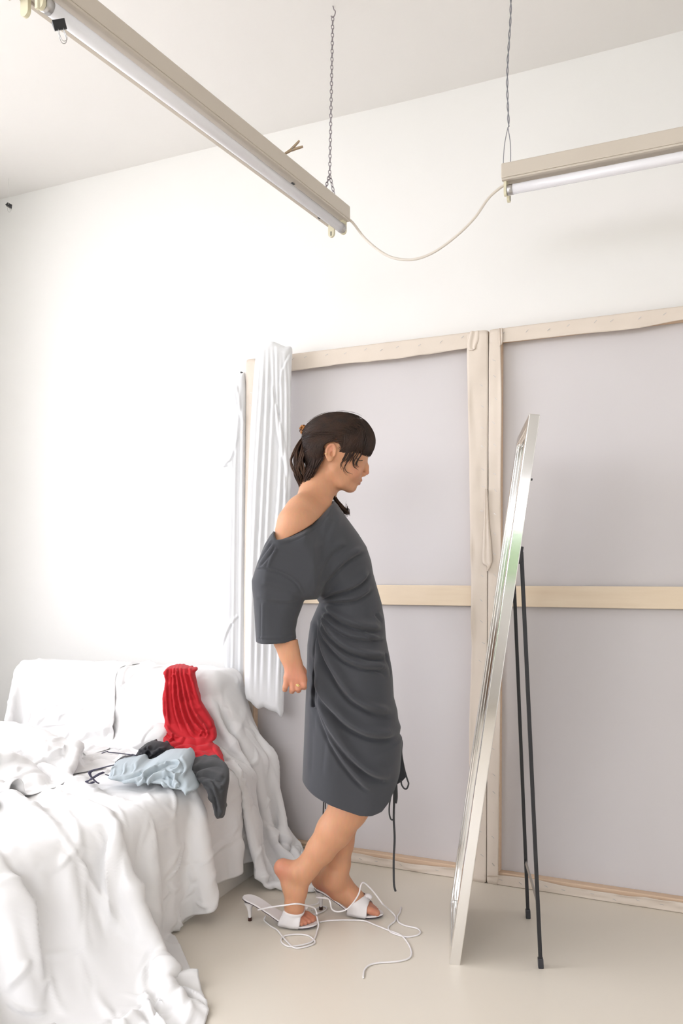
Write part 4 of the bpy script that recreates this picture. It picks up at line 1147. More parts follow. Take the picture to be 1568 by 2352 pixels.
far_sl = [(742, 1205, .105, .056), (776, 1290, .155, .064), (800, 1372, .175, .068), (810, 1400, .172, .066)]
for a, b in zip(far_sl[:-1], far_sl[1:]): dress_p.append((capsule(L(*a[:3]), L(*b[:3]), a[3], b[3]), 'add', .04))
n_solid = len(dress_p)
# neckline: everything above this line on the near side is bare shoulder
neck = [(700, 1000), (767, 1000), (768, 1146), (752, 1166), (735, 1188), (716, 1206), (697, 1220), (670, 1235), (650, 1242), (640, 1243), (636, 1236), (632, 1216), (625, 1205), (600, 1180), (560, 1100)]
polyN = Poly2D(np.array([L(*p, -.12)[[0, 2]] for p in neck]), .003, pad=.3)
def neck_cut(P):
    sh = np.clip((P[:, 1] + .06) * .55, 0, .5)
    return polyN(P[:, 0], P[:, 2] - sh)
dress_p.append((neck_cut, 'cut', .004))
# hem and cuff: straight cut edges, hollow inside
hem_px = [(600, 1770), (695, 1800), (720, 1814), (757, 1829), (790, 1841), (825, 1853), (850, 1855), (874, 1849), (892, 1831), (906, 1806), (930, 1760), (960, 1760), (960, 2420), (450, 2420), (450, 1760)]
polyH = Poly2D(np.array([L(*p, -.05)[[0, 2]] for p in hem_px]), .003)
hem_f = lambda P: polyH(P[:, 0], P[:, 2])
cuff_px = [(540, 1477), (588, 1478), (600, 1479.5), (650, 1478), (682, 1470), (720, 1462), (720, 1640), (540, 1640)]
polyC = Poly2D(np.array([L(*p, LS - .05)[[0, 2]] for p in cuff_px]), .003)
cuff_f = lambda P: np.maximum(polyC(P[:, 0], P[:, 2]), P[:, 1] + .09)
dress_p.append((hem_f, 'cut', .002)); dress_p.append((cuff_f, 'cut', .002))
dress_p.append((lambda P: np.maximum(torso_f(P) + .006, polyH(P[:, 0], P[:, 2]) - .06), 'cut', .003))
dress_p.append((lambda P: np.maximum(np.maximum(sleeve_f(P) + .005, polyC(P[:, 0], P[:, 2]) - .05), P[:, 1] + .085), 'cut', .003))
def dress_solid(P): return combine([(f(P), op, k) for f, op, k in dress_p[:n_solid]])
lo = np.array([-.34, -.30, -.005]); hi = np.array([.20, .28, 1.60])
polyF = Poly2D(np.array([L(*p, -.12)[[0, 2]] for p in free_px]), .004, pad=.3)
polyG = Poly2D(np.array([L(*p, -.2)[[0, 2]] for p in [(540, 1475), (706, 1470), (706, 1660), (540, 1660)]]), .004)
polyX = Poly2D(np.array([L(*p)[[0, 2]] for p in [(690, 900), (900, 900), (900, 1150), (774, 1146), (764, 1132), (700, 1090)]]), .004, pad=.3)
def inside_dress(P):
    """the body may not reach the cloth, except where it is bare: shoulder and head, below the hem, below the cuffs"""
    sh = np.clip((P[:, 1] + .06) * .55, 0, .5)
    free = np.minimum(polyF(P[:, 0], P[:, 2] - sh), polyH(P[:, 0], P[:, 2]) - .03)
    free = np.minimum(free, np.maximum(polyG(P[:, 0], P[:, 2]), P[:, 1] + .05))
    free = np.minimum(free, polyX(P[:, 0], P[:, 2]))
    free = np.minimum(free, np.maximum(.10 - P[:, 1], P[:, 2] - 1.0))
    return np.minimum(dress_solid(P) + np.interp(P[:, 2], [1.02, 1.16], [.028, .007]), free)
prims.append((inside_dress, 'and', 0))
Vb, Fb = mesh_prims(prims, lo, hi, .0024)
Vb = relax(Vb, Fb, 1, .35)
M_SKIN = bpy.data.materials.new('skin'); M_SKIN.use_nodes = True
nt = M_SKIN.node_tree; bs = nt.nodes['Principled BSDF']
at_ = nt.nodes.new('ShaderNodeAttribute'); at_.attribute_name = 'tint'
nz = nt.nodes.new('ShaderNodeTexNoise'); nz.inputs['Scale'].default_value = 55; nz.inputs['Detail'].default_value = 4
mx = nt.nodes.new('ShaderNodeMixRGB'); mx.blend_type = 'MULTIPLY'; mx.inputs['Fac'].default_value = 0.16
nt.links.new(at_.outputs['Color'], mx.inputs[1]); nt.links.new(nz.outputs['Color'], mx.inputs[2])
nt.links.new(mx.outputs[0], bs.inputs['Base Color'])
bs.inputs['Roughness'].default_value = 0.5; bs.inputs['Subsurface Weight'].default_value = 0.25
bs.inputs['Subsurface Radius'].default_value = (1, .35, .2); bs.inputs['Subsurface Scale'].default_value = 0.005
bs.inputs['Specular IOR Level'].default_value = 0.35
body = fast_mesh('body', Vb, Fb, M_SKIN, person)
skin = np.array([.66, .335, .190]); rosy = np.array([.66, .26, .170]); lipc = np.array([.43, .15, .13])
C = np.tile(skin, (len(Vb), 1))
def blend(c, centre, rad, amt):
    global C
    w = np.clip(1 - np.linalg.norm((Vb - centre) / np.asarray(rad), axis=1), 0, 1); w = (w * w * (3 - 2 * w) * amt)[:, None]
    C = C * (1 - w) + c * w
def area(c, centre, rad, amt, soft=.35):
    global C
    w = np.clip((1 - np.linalg.norm((Vb - centre) / np.asarray(rad), axis=1)) / soft, 0, 1)[:, None] * amt
    C = C * (1 - w) + c * w
for lyy, pxx, pyy in ((-.176, 680, 1560), (.148, 836, 1545)): blend(rosy, L(pxx, pyy, lyy), (.09, .1, .09), .8)
blend(rosy, L(645, 1995, -.02), (.06, .08, .06), 1.0); blend(rosy, L(742, 2045, .08), (.07, .08, .06), 1.0)
for s in (near_shoe, far_shoe): blend(rosy, shoe_pt(s, .85, 0, .02), (.08, .08, .06), 1.0)
blend(rosy, L(818, 1086, -.04), (.035, .05, .035), .5); blend(rosy, L(842, 1088, 0), (.02, .02, .02), .6); blend(rosy, L(758, 1030, -.08), (.02, .02, .03), .6)
area(lipc, L(827.5, 1102.5, 0), (.009, .020, .0058), .9); area(lipc, L(823.5, 1110.5, 0), (.009, .019, .0060), .9)
ca_ = body.data.color_attributes.new('tint', 'FLOAT_COLOR', 'POINT')
ca_.data.foreach_set('color', np.concatenate([C, np.ones((len(C), 1))], 1).astype(np.float32).ravel())
# closed eyelids with lashes
def on_skin(P, sg, lift):
    """move points along the depth axis onto the near or far skin"""
    Q = np.array(P)
    for q in Q:
        m = (np.abs(Vb[:, 0] - q[0]) < .0035) & (np.abs(Vb[:, 2] - q[2]) < .0035) & (Vb[:, 1] * sg > 0)
        if m.any(): q[1] = (Vb[m, 1] * sg).max() * sg + sg * lift
    return Q
for sg in (-1, 1):
    P = on_skin(catmull([L(817, 1059), L(822, 1062.5), L(828, 1063.5), L(832, 1062)], 5), sg, .0006)
    tube('eyelashes', P, [.0005] + [.0012] * (len(P) - 2) + [.0006], M_LASH, person, 6)
# toenails
for s, inner in ((near_shoe, -1), (far_shoe, 1)):
    c = shoe_pt(s, .935, inner * .017, .026)
    mesh = bmesh.new(); bmesh.ops.create_uvsphere(mesh, u_segments=10, v_segments=6, radius=1, matrix=Matrix.Translation(c) @ Matrix.Rotation(math.atan2(s.e[1], s.e[0]), 4, 'Z') @ Matrix.Rotation(0.5, 4, 'Y') @ Matrix.Diagonal((.0062, .0055, .0022, 1)))
    bm_obj('toenail', mesh, mat('nail', (.66, .40, .30), .25), person, True)

# ================================================================ dress
Vd, Fd = mesh_prims(dress_p, (-.36, -.29, .33), (.24, .28, 1.40), .0024, margin=2.0)
Vd = relax(Vd, Fd, 2, .5)
Nd = vert_normals(Vd, Fd)
c2 = lambda pts, ly: [tuple(L(p[0], p[1], ly)[[0, 2]]) for p in pts]
DF = [  # creases fanning out from the gathered waist
    ([(738, 1392), (770, 1421), (815, 1440), (862, 1450), (884, 1448)], 0.0150, 0.0166),
    ([(738, 1400), (764, 1440), (800, 1462), (845, 1470), (880, 1468)], 0.0090, 0.0120),
    ([(734, 1404), (757, 1458), (792, 1490), (840, 1508), (878, 1516), (894, 1528)], 0.0180, 0.0166),
    ([(731, 1408), (748, 1468), (782, 1508), (828, 1530), (872, 1538), (896, 1562)], 0.0150, 0.0147),
    ([(724, 1415), (736, 1490), (766, 1552), (806, 1602), (860, 1632), (912, 1650)], 0.0195, 0.0193),
    ([(714, 1500), (736, 1588), (780, 1648), (830, 1680), (880, 1692), (922, 1693)], 0.0210, 0.0212),
    ([(712, 1545), (742, 1640), (786, 1716), (836, 1764), (880, 1786), (906, 1792)], 0.0195, 0.0202),
    ([(712, 1590), (744, 1672), (784, 1742), (830, 1796), (862, 1816)], 0.0135, 0.0175),
    ([(722, 1420), (713, 1480), (708, 1560), (702, 1640)], .0030, .012, -1),
    ([(727, 1412), (722, 1470), (716, 1540), (720, 1620), (722, 1700)], .0035, .012, -1),
    ([(711, 1600), (716, 1680), (712, 1790)], .0025, .014, -1),
    ([(746, 1640), (748, 1700), (740, 1780)], .0020, .016),
    # bodice
    ([(733, 1380), (766, 1366), (806, 1354), (836, 1336), (855, 1308)], 0.0120, 0.0147),
    ([(728, 1372), (752, 1336), (786, 1300), (816, 1278), (848, 1264)], 0.0105, 0.0156),
    ([(727, 1366), (742, 1310), (766, 1272), (800, 1250)], 0.0075, 0.0147),
    ([(735, 1388), (775, 1384), (820, 1378), (862, 1352)], 0.0090, 0.0129),
    ([(770, 1160), (764, 1200), (748, 1240), (738, 1290)], 0.0060, 0.0166),
    ([(862, 1410), (874, 1425), (882, 1432)], 0.0060, 0.0092), ([(830, 1455), (860, 1470), (884, 1472)], 0.0075, 0.0092), ([(880, 1500), (894, 1530), (900, 1560)], 0.0075, 0.0092),
]
SF = [  # sleeve: seam, pressed crease, pulls at the shoulder
    ([(580, 1308), (612, 1308), (650, 1320), (680, 1340), (696, 1368)], .0035, .006),
    ([(602, 1380), (601, 1430), (600, 1476)], .003, .007),
    ([(634, 1256), (622, 1280), (612, 1306)], .003, .006),
    ([(628, 1246), (606, 1276), (588, 1302)], .004, .008), ([(622, 1236), (604, 1262), (590, 1288)], .003, .007), ([(632, 1262), (614, 1286), (598, 1304)], .003, .007),
    ([(587, 1466), (640, 1467), (679, 1461)], .002, .005),
    ([(588, 1370), (620, 1382), (660, 1385), (690, 1380)], .003, .014), ([(600, 1345), (640, 1352), (690, 1372)], .003, .016),
    ([(640, 1250), (675, 1242), (710, 1222), (745, 1190), (766, 1160)], .0022, .006),
]
f1 = fold_field(Vd[:, 0], Vd[:, 2], [(c2(f[0], -.10), *f[1:]) for f in DF])
f2 = fold_field(Vd[:, 0], Vd[:, 2], [(c2(f[0], -.20), *f[1:]) for f in SF])
xt = np.interp(Vd[:, 2], [.9, 1.0, 1.1, 1.3], [-.14, -.13, -.09, -.06])
on_sleeve = np.clip((-.09 - Vd[:, 1]) / .05, 0, 1) * np.clip((xt + .09 - Vd[:, 0]) / .09, 0, 1)
wgt = np.clip(np.abs(Nd[:, 1]) * 1.5, 0.12, 1)
far_soft = np.where(Vd[:, 1] > 0, .7, 1)
Vd = Vd + Nd * ((f1 * (1 - on_sleeve) + f2 * on_sleeve * (Vd[:, 1] < 0)) * wgt * far_soft)[:, None]
dress = fast_mesh('dress', Vd, Fd, M_GREY, person)
dress['label'] = 'charcoal one-shoulder jersey dress gathered at the waist'
# panel tip of the wrap edge showing behind the hem, and the under layer
def panel(name, pts, ly, th=.006):
    P2 = [L(p[0], p[1], ly) for p in pts]; bm = bmesh.new()
    a = [bm.verts.new(p + (0, -th / 2, 0)) for p in P2]; b = [bm.verts.new(p + (0, th / 2, 0)) for p in P2]
    bm.faces.new(a); bm.faces.new(b[::-1])
    for i in range(len(a)):
        j = (i + 1) % len(a); bm.faces.new((a[j], a[i], b[i], b[j]))
    bmesh.ops.recalc_face_normals(bm, faces=bm.faces)
    return bm_obj(name, bm, M_GREY, dress)
panel('wrap_edge', [(905, 1700), (918, 1722), (926, 1752), (934, 1782), (922, 1795), (906, 1804), (890, 1812)], .03)
panel('under_layer', [(716, 1795), (752, 1800), (752, 1823), (740, 1822), (722, 1817)], .09)
def cord(pts, ly, r=.0026):
    return tube('drawstring', catmull([L(p[0], p[1], ly + (p[2] if len(p) > 2 else 0)) for p in pts], 6), r, M_GREY2, dress, 8)
cord([(919, 1690), (923, 1706), (922, 1730), (928, 1765), (935, 1790), (938, 1800), (934, 1811), (928, 1811), (922, 1802), (921, 1792)], .0)
cord([(903, 1804), (898, 1825), (894, 1850), (894, 1870), (898, 1882), (903, 1881), (905, 1866), (904, 1840), (905, 1806)], .0)
tube('drawstring', catmull([L(908, 1800), L(909, 1830), L(907, 1845)], 6), .006, M_GREY2, dress, 8, flat=.3, flat_dir=(0, 1, 0))
cord([(905, 1842), (904, 1880), (906, 1925), (904, 1970), (904, 2015), (905, 2035), (908, 2047)], .0, .0036)
cord([(743, 1818), (743, 1842), (742, 1870)], .075, .0026); cord([(747, 1818), (747, 1840), (747, 1858)], .075, .002)

# ================================================================ hair
hs = [(ellipsoid(L(770, 1014, 0), (70 * px_, .083, 64 * px_), rot_xz(10)), 'add', .02),
      (ellipsoid(L(800, 1010, 0), (50 * px_, .076, 56 * px_), rot_xz(38)), 'add', .03),
      (ellipsoid(L(824, 1022, 0), (33 * px_, .068, 40 * px_), rot_xz(30)), 'add', .02),
      (ellipsoid(L(728, 1035, 0), (36 * px_, .072, 60 * px_), rot_xz(-8)), 'add', .03),
      (ellipsoid(L(794, 1026, 0), (30 * px_, .0785, 27 * px_), rot_xz(20)), 'add', .02)]
hair_out = [(700, 985), (712, 968), (735, 952), (765, 942), (800, 946), (832, 968), (854, 1005), (866, 1040), (862, 1052), (846, 1055), (838, 1046), (829, 1049), (820, 1058), (812, 1050), (806, 1056), (799, 1048), (791, 1045), (784, 1038), (778, 1028), (772, 1014), (756, 1010), (744, 1022), (744, 1042), (742, 1058), (730, 1076), (716, 1092), (704, 1104), (694, 1112), (680, 1100), (684, 1050), (692, 1010)]
polyHr = Poly2D(np.array([L(*p)[[0, 2]] for p in hair_out]), .002)
hs.append((lambda P: polyHr(P[:, 0], P[:, 2]), 'and', 0))
def hair_sdf(P):
    return combine([(f(P), op, k) for f, op, k in hs])
Vh, Fh = mesh_prims(hs, L(660, 1130, -.12) + (0, 0, 0), L(880, 930, .12), .0026, margin=1.6)
Vh = relax(Vh, Fh, 2)
def hairmat(name, c0, c1):
    m = mat(name, c0, 0.46, spec=0.28, noise=(30, 0.22, c1, (1, 1, 1)))
    return m
M_HAIR = hairmat('dark_brown_hair', (0.014, 0.0085, 0.0065), (0.026, 0.0145, 0.010))
hair = fast_mesh('hair', Vh, Fh, M_HAIR, person)
hair['label'] = 'dark brown hair with a full fringe, half clipped back'
def outer(f): return combine([(g(f), op, k) for g, op, k in hs[:-1]])
def to_surface(P, lift):
    P = np.array(P, float)
    for _ in range(5):
        d = outer(P); e = .001
        G = np.stack([outer(P + np.eye(3)[i] * e) - outer(P - np.eye(3)[i] * e) for i in range(3)], 1); G /= np.linalg.norm(G, axis=1)[:, None] + 1e-9
        P = P - G * (d - lift)[:, None]
    return P
hr = np.random.default_rng(31)
FINE = 0.5
class Strands:
    def __init__(s): s.V = []; s.F = []; s.n = 0
strands = Strands()
queue = []
def surf(P, lift, r, ext=False):
    P = np.array(P); k = F / (D0 + P[:, 1]); u = CX + P[:, 0] * k; v = HY - (P[:, 2] - CH) * k
    if ((u > 748) & (u < 772) & (v > 1017) & (v < 1062)).any(): return          # the ear stays clear
    queue.append((np.array(P), lift, r, ext))
def flush():
    A = to_surface(np.concatenate([q[0] for q in queue]), np.concatenate([np.full(len(q[0]), q[1]) for q in queue])); o = 0
    for P, l, r, ext in queue:
        Q = A[o:o + len(P)]; o += len(P)
        if ext: Q = np.vstack([Q, Q[-1] + (Q[-1] - Q[-2]) * 1.2])
        lock(Q, r)
    queue.clear()
def lock(P, r0, n=4):
    m = len(P); t = np.linspace(0, 1, m)
    rr = r0 * FINE * np.clip(np.minimum(t / .08 + .45, (1 - t) / .25 + .15), 0, 1)
    P = np.asarray(P, float); T_ = np.gradient(P, axis=0); T_ /= np.linalg.norm(T_, axis=1)[:, None] + 1e-12
    a = np.array((0.31, 0.87, 0.38)) - T_ * (T_ @ np.array((0.31, 0.87, 0.38)))[:, None]; a /= np.linalg.norm(a, axis=1)[:, None] + 1e-9
    b = np.cross(T_, a); w = 2 * pi * np.arange(n) / n
    V = P[:, None] + rr[:, None, None] * (np.cos(w)[None, :, None] * a[:, None] + np.sin(w)[None, :, None] * b[:, None])
    i = (np.arange(m - 1) * n)[:, None]; k = np.arange(n)[None]; k2 = (k + 1) % n
    strands.V.append(V.reshape(-1, 3)); strands.F.append(np.stack([i + k, i + k2, i + n + k2, i + n + k], -1).reshape(-1, 4) + strands.n); strands.n += m * n
def arc(a, b, c, k=12): return catmull([a, b, c], k // 2)
# swept back from the parting to the clip
for i in range(430):
    sg = -1 if hr.random() < .68 else 1
    w = hr.random() ** 0.8 * .078 * sg
    st = L(hr.uniform(776, 826), hr.uniform(955, 1004), w)
    en = L(712 + hr.normal() * 4, 993 + hr.normal() * 5 + abs(w) * 130, w * .45)
    md = (st + en) / 2 + np.array([0, w * .25, .014 + hr.normal() * .005 - abs(w) * .12])
    surf(arc(st, md, en, 14), .0008 + hr.random() * .0016, hr.uniform(.0013, .0030))
# side hair, combed back from the temple over the ear to the nape
for i in range(260):
    sg = -1 if hr.random() < .7 else 1
    x0 = hr.uniform(752, 812); y0 = hr.uniform(996, 1008 if x0 < 778 else 1022)
    st = L(x0, y0, sg * .075); en = L(hr.uniform(694, 724), hr.uniform(1012, 1098), sg * hr.uniform(.03, .05))
    md = (st + en) / 2 + np.array([0, sg * .02, .004])
    surf(arc(st, md, en, 14), .0006 + hr.random() * .0016, hr.uniform(.0013, .0026))
# behind the ear, down to the nape
for i in range(230):
    sg = -1 if hr.random() < .75 else 1
    t = hr.random()
    st = L(hr.uniform(728, 766), hr.uniform(998, 1010), sg * .078); en = L(696 + 40 * t + hr.normal() * 3, 1040 + hr.normal() * 8 + 34 * (1 - t) + 18 * math.sin(3 * t), sg * hr.uniform(.035, .06))
    md = L(716 + 26 * t, 1020 + hr.normal() * 4, sg * .072)
    surf(arc(st, md, en, 14), .0006 + hr.random() * .0016, hr.uniform(.0013, .0026))
# temple, falling in front of the ear
for i in range(140):
    sg = -1 if hr.random() < .75 else 1
    st = L(hr.uniform(790, 824), hr.uniform(990, 1008), sg * .07); en = L(hr.uniform(777, 806), hr.uniform(1026, 1052), sg * .077)
    md = (st + en) / 2 + np.array([.004, sg * .01, .002])
    surf(arc(st, md, en, 14), .0006 + hr.random() * .0016, hr.uniform(.0013, .0026), True)
# fringe
for i in range(330):
    w = hr.uniform(-.062, .062) if i % 3 else hr.uniform(-.068, -.04)
    st = L(hr.uniform(824, 840), hr.uniform(964, 988), w * .8)
    ex = 866 - abs(w) * 420 + hr.normal() * 2.5; en = L(ex, 1049 + hr.normal() * 4 + abs(w) * 60, w * 1.08)
    md = (st + en) / 2 + np.array([.022, w * .1, .012])
    surf(arc(st, md, en, 14)[:-1], .0008 + hr.random() * .0016, hr.uniform(.0013, .0028), True)
for i in range(150):
    sg = -1 if hr.random() < .75 else 1
    st = L(hr.uniform(824, 840), hr.uniform(978, 1000), sg * hr.uniform(.045, .07))
    en = L(hr.uniform(778, 836), hr.uniform(1032, 1058), sg * hr.uniform(.062, .078))
    md = (st + en) / 2 + np.array([.006, sg * .02, .004])
    surf(arc(st, md, en, 14), .0008 + hr.random() * .0016, hr.uniform(.0013, .0028))
# wisps before the ear and at the cheek
for sg in (-1, 1):
    for (pts, r) in (([(800, 1012), (806, 1040), (796, 1060), (787, 1078), (794, 1092)], .0016), ([(806, 1012), (812, 1035), (800, 1056), (792, 1072), (796, 1084), (810, 1089)], .0014), ([(798, 1010), (800, 1035), (790, 1055), (783, 1068), (787, 1080)], .0022),
                     ([(820, 1015), (824, 1040), (815, 1058), (814, 1070), (826, 1080)], .0026), ([(824, 1015), (830, 1040), (822, 1056), (818, 1066), (823, 1074)], .0030), ([(815, 1012), (820, 1038), (812, 1052), (811, 1064), (816, 1076)], .0022),
                     ([(786, 1010), (796, 1030), (792, 1048), (786, 1058)], .0035), ([(794, 1012), (804, 1034), (800, 1050), (792, 1062)], .0035), ([(806, 1015), (814, 1036), (808, 1052), (800, 1066)], .0030)):
        n = len(pts)
        for rep in range(2):
            j = hr.normal(size=2) * 1.2
            P = catmull([L(p[0] + j[0] * i / n * 2, p[1] + j[1] * i / n, sg * (.074 - .012 * max(0, (p[0] - 800) / 26) - (.004 if i > 2 else 0))) for i, p in enumerate(pts)], 5)
            lock(P, r * 1.1)
# nape, behind the ear
for i in range(110):
    sg = -1 if hr.random() < .7 else 1
    st = L(hr.uniform(722, 746), hr.uniform(1020, 1056), sg * .068); en = L(hr.uniform(690, 704), hr.uniform(1096, 1124), sg * hr.uniform(.012, .03))
    md = (st + en) / 2 + np.array([.004, sg * .012, -.002])
    P = arc(st, md, en, 14); lock(P + np.array([0, sg * .002, 0]), hr.uniform(.0015, .003))
flush(); cap_strands = strands; strands = Strands()
# tail hanging from the clip
for i in range(420):
    t0 = hr.normal(size=2)
    w = np.clip(t0[0], -2, 2) * .020; u = np.clip(t0[1], -1.8, 1.8)
    ph = hr.uniform(0, 1.6) + 2 * np.round(u); am = hr.uniform(2, 5)
    pts = [(708 + u * 3, 996, w * .4), (697 + u * 6, 1014, w * .8), (690 + u * 8 + am * math.sin(ph), 1036, w), (687 + u * 9 + am * math.sin(ph + 1.9), 1056, w), (686 + u * 8.5 + am * math.sin(ph + 3.6), 1076, w), (690 + u * 6.5 + am * math.sin(ph + 5.2), 1096, w * .9), (695 + u * 4, hr.uniform(1104, 1126), w * .6)]
    lock(catmull([L(*p) for p in pts], 4), hr.uniform(.0018, .0036))
# lock over the far shoulder, in front
for i in range(90):
    u = hr.normal(); w = hr.normal() * .008
    pts = [(764 + u * 1.5, 1128, .075 + w), (770 + u * 2.5, 1146, .07 + w), (780 + u * 3.5, 1160, .06 + w), (788 + u * 4, 1170, .055 + w), (796 + u * 3, 1176 + hr.normal() * 4, .05 + w), (800 + u * 2, 1170 + u * 8, .05 + w)]
    lock(catmull([L(*p) for p in pts], 4), hr.uniform(.0015, .003))
tail = fast_mesh('ponytail', np.concatenate(strands.V), np.concatenate(strands.F), hairmat('warm_brown_hair', (0.020, 0.0105, 0.0070), (0.105, 0.052, 0.028)), hair)
tail['kind'] = 'stuff'; strands = cap_strands
# flyaway hairs
for i in range(24):
    st = L(hr.uniform(730, 830), 962 + hr.normal() * 4, hr.normal() * .02); en = st + np.array([-.05 + hr.normal() * .02, hr.normal() * .02, hr.uniform(0, .012)])
    surf(arc(st, (st + en) / 2, en), .003 + hr.random() * .004, .0006)
flush()
so = fast_mesh('hair_strands', np.concatenate(strands.V), np.concatenate(strands.F), hairmat('brown_hair_strands', (0.016, 0.0095, 0.007), (0.050, 0.024, 0.014)), hair)
so['kind'] = 'stuff'
# claw clip
cc = L(700, 989, -.010)
clip = Multi()
for k in range(9):
    a = 2 * pi * k / 9; ctr = cc + np.array([-.004 + .0085 * math.cos(a) * .8, -.006, .0085 * math.sin(a) + .002])
    ring = [ctr + np.array([.005 * math.cos(b), .002 * math.sin(2 * b), .005 * math.sin(b)]) for b in np.linspace(0, 2 * pi, 11)]
    V, Fc = tube_data(np.array(ring), .0030, 7, cap=False); clip.add(V, Fc)
for sg in (-1, 1):
    for q in ((708, 997), (706, 1004), (704, 1012)):
        V, Fc = tube_data(catmull([L(705, 993, sg * .004), L(q[0] + 4, q[1] - 3, sg * .018), L(q[0], q[1] + 3, sg * .034), L(q[0] - 3, q[1] + 10, sg * .036)], 5), .0024, 7); clip.add(V, Fc)
tc_ = mesh_obj('hair_clip', clip.V, clip.F, M_TORT, hair)
tc_['label'] = 'tortoiseshell claw clip'
# ear cuff and ring
ringp = [L(748.5, 1042, -.080) + np.array([.0045 * math.cos(a), .0055 * math.sin(a), .0015 * math.sin(a)]) for a in np.linspace(0, 2 * pi, 16)]
V, Fc = tube_data(np.array(ringp), .0011, 7, cap=False); o = mesh_obj('ear_cuff', V, Fc, M_GOLD, person); o['label'] = 'thin gold ear cuff'
bm = bmesh.new(); bmesh.ops.create_uvsphere(bm, u_segments=10, v_segments=8, radius=.0013, matrix=Matrix.Translation(L(768, 1032, -.083))); bm_obj('ear_stud', bm, M_GOLD, person, True)
rc = L(684, 1573, -.187)
ringp = [rc + np.array([.0100 * math.cos(a), .0100 * math.sin(a), .001 * math.sin(a)]) for a in np.linspace(0, 2 * pi, 20)]
V, Fc = tube_data(np.array(ringp), .0013, 7, cap=False); rg = mesh_obj('finger_ring', V, Fc, M_GOLD, person); rg['label'] = 'gold knot ring'
kn = catmull([rc + np.array(v) for v in ((-.006, -.0095, -.001), (-.002, -.0115, .0035), (.003, -.0115, .002), (.004, -.0115, -.002), (0, -.012, -.0035), (-.001, -.0115, 0), (.004, -.0105, .004))], 5)
tube('ring_knot', kn, .0013, M_GOLD, rg, 7)

# ================================================================ sandals and their long laces
def sandal(s, label, seed):
    N = 26; ts = np.linspace(0, 1, N)
    zt = np.interp(ts, [0, .10, .22, .40, .55, .66, .80, 1.0], [.076, .073, .062, .036, .019, .011, .010, .013])
    k = np.convolve(np.pad(zt, 2, mode='edge'), np.ones(5) / 5, 'valid'); zt = k
    wt = np.interp(ts, [0, .03, .09, .2, .4, .55, .70, .82, .92, .97, 1.0], [.008, .017, .025, .026, .024, .031, .038, .036, .027, .017, .006])
    M_ = 9; top = []; 
    for i in range(N):
        row = []
        for j in range(M_):
            u = -1 + 2 * j / (M_ - 1)
            row.append(shoe_pt(s, ts[i], u * wt[i], zt[i] + .0015 * u * u))
        top.append(row)
    top = np.array(top)
    def slab(name, z0, z1, m, parent, grow=0.0):
        a = top + (0, 0, z1); b = top + (0, 0, z0)
        n, q = N, M_
        V = np.concatenate([a.reshape(-1, 3), b.reshape(-1, 3)]); f = grid_faces(n, q)
        Fc = [tuple(x) for x in f] + [tuple(x[::-1] + n * q) for x in f]
        edge = [i * q for i in range(n)] + [(n - 1) * q + j for j in range(1, q)] + [i * q + q - 1 for i in range(n - 2, -1, -1)] + [j for j in range(q - 2, 0, -1)]
        for i in range(len(edge)):
            p, r_ = edge[i], edge[(i + 1) % len(edge)]; Fc.append((p, r_, r_ + n * q, p + n * q))
        o = mesh_obj(name, V, Fc, m, parent, smooth=False)
        bm = bmesh.new(); bm.from_mesh(o.data); bmesh.ops.recalc_face_normals(bm, faces=bm.faces); bm.to_mesh(o.data); bm.free()
        o.data.polygons.foreach_set('use_smooth', [True] * len(o.data.polygons)); o.data.set_sharp_from_angle(angle=.8)
        return o
    root = slab('sandal', -.005, 0.0, M_SHOE, person)
    root['label'] = label
    slab('outsole', -.0075, -.005, M_SOLE, root)
    # heel: flared block under the seat running down into a thin stem
    secs = [(0.10, .0625, .019, .020), (0.088, .054, .016, .018), (0.088, .044, .0095, .012), (0.092, .028, .006, .0075), (0.094, .012, .0048, .006), (0.094, .009, .0048, .006)]
    def stack(name, secs, m):
        V = []; n = 14
        for (t, z, rx, ry) in secs:
            for k in range(n):
                a = 2 * pi * k / n
                V.append(shoe_pt(s, t, ry * math.sin(a), z) + s.e * rx * math.cos(a))
        Fc = [(i * n + k, i * n + (k + 1) % n, (i + 1) * n + (k + 1) % n, (i + 1) * n + k) for i in range(len(secs) - 1) for k in range(n)]
        Fc += [tuple(range(n)), tuple((len(secs) - 1) * n + k for k in range(n))]
        return mesh_obj(name, V, Fc, m, root)
    stack('heel', secs, M_SHOE)
    stack('heel_tip', [(0.094, .010, .0062, .0072), (0.094, .0, .0062, .0072)], M_TIP)
    # vamp band arching over the ball of the foot, with the knot tab on top
    hgt = .050 if not s.far else .052
    P = np.zeros((9, 19, 3))
    for i in range(9):
        for j in range(19):
            u = -1 + 2 * j / 18; au = abs(u)
            t0, t1 = .50 + .23 * (1 - au) ** .75, .81 - .01 * (1 - au)
            t = t0 + (t1 - t0) * i / 8
            w = np.interp(t, ts, wt) + .003
            P[i, j] = shoe_pt(s, t, u * w * (1 if au < .99 else 1.0), .006 + (hgt - .012 * i / 8) * (1 - au ** 2.8) ** .6)
    P = off_foot(P, .0032)
    cloth_obj('vamp', P, M_SHOE, .002, root)
    kp = shoe_pt(s, .77, 0, hgt - .002)
    kp = off_foot(np.array([kp]), .004)[0]
    ktab = catmull([kp + s.e * -.012 + (0, 0, .006), kp + (0, 0, .010), kp + s.e * .010 + (0, 0, .003)], 5)
    tube('knot', ktab, [.006] * 2 + [.0075] * (len(ktab) - 4) + [.006] * 2, M_SHOE, root, 10)
    return root
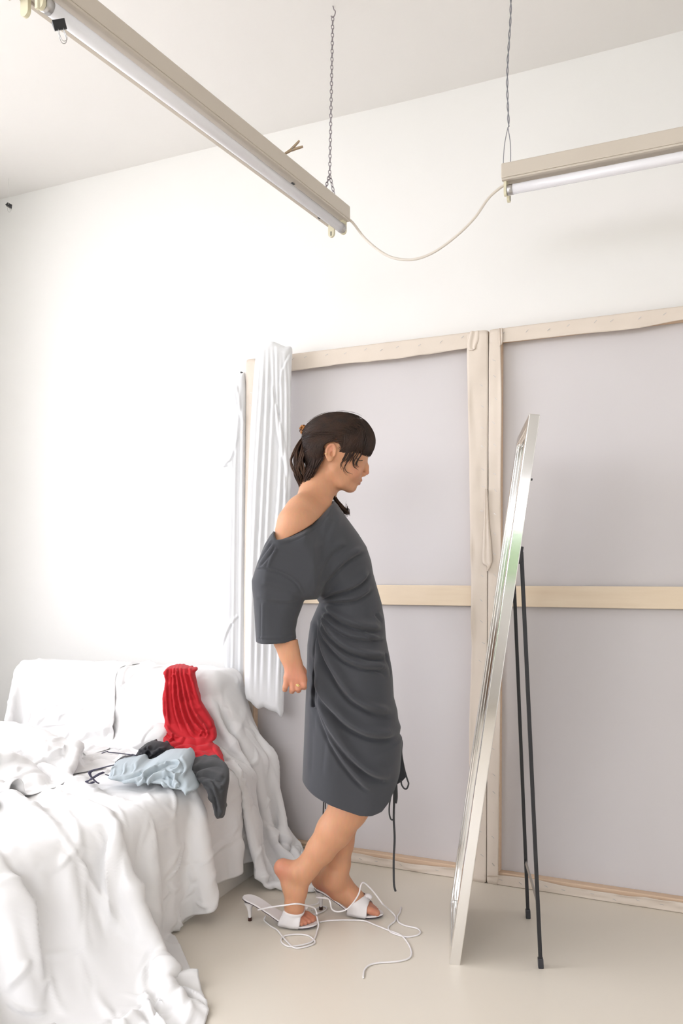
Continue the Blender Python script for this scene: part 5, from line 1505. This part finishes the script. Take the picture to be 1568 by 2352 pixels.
sa = sandal(near_shoe, 'white kitten-heel sandal with the heel lifted away from the foot', 1)
sb = sandal(far_shoe, 'white kitten-heel sandal with the foot in it', 2)
def lace(pts, parent):
    """points: (px, py, z) resting on or above the floor"""
    tube('lace', catmull([Lf(p[0], p[1], p[2] if len(p) > 2 else .003) for p in pts], 7), .0025, M_SHOE, parent, 8)
Z = .003
def Lz(pts, parent):
    tube('lace', catmull([L(p[0], p[1], p[2]) for p in pts], 7), .0025, M_SHOE, parent, 8)
Lz([(592, 2090, -.05), (620, 2084, -.07), (655, 2079, -.085), (682, 2076, -.085), (705, 2080, -.06), (722, 2086, -.03), (728, 2100, -.045)], sa)
lace([(727, 2104, .03), (731, 2124, .012), (728, 2138), (724, 2152), (714, 2164), (690, 2171), (664, 2174), (648, 2166), (646, 2156), (656, 2149), (680, 2146), (704, 2148), (718, 2156), (722, 2166), (700, 2175), (676, 2177), (660, 2164), (646, 2148), (636, 2136), (620, 2126), (607, 2114), (610, 2104, .012)], sa)
Lz([(650, 2100, .06), (680, 2092, .07), (705, 2082, .08), (728, 2076, .08), (732, 2070, .085)], sa)
lace([(733, 2118), (760, 2114), (800, 2113), (836, 2115), (860, 2124), (890, 2136), (920, 2148), (936, 2166), (944, 2184), (942, 2198), (926, 2206), (896, 2210), (866, 2212), (846, 2218), (836, 2230), (834, 2246)], sa)
lace([(712, 2102, .012), (740, 2094), (750, 2086), (742, 2082), (715, 2090, .01)], sa)
Lz([(726, 2061, -.0), (752, 2064, -.02), (758, 2072, -.04), (762, 2088, -.03), (775, 2094, -.03), (795, 2089, -.03), (812, 2072, -.02), (824, 2052, -.0), (828, 2034, .01), (834, 2027, .02), (846, 2036, .03), (862, 2054, .03), (878, 2076, .02)], sb)
lace([(878, 2076, .06), (894, 2090, .02), (907, 2104), (906, 2116), (892, 2128), (896, 2140), (915, 2148), (935, 2152), (958, 2148), (965, 2140), (956, 2132), (930, 2126), (915, 2118), (912, 2106), (918, 2096), (921, 2084)], sb)
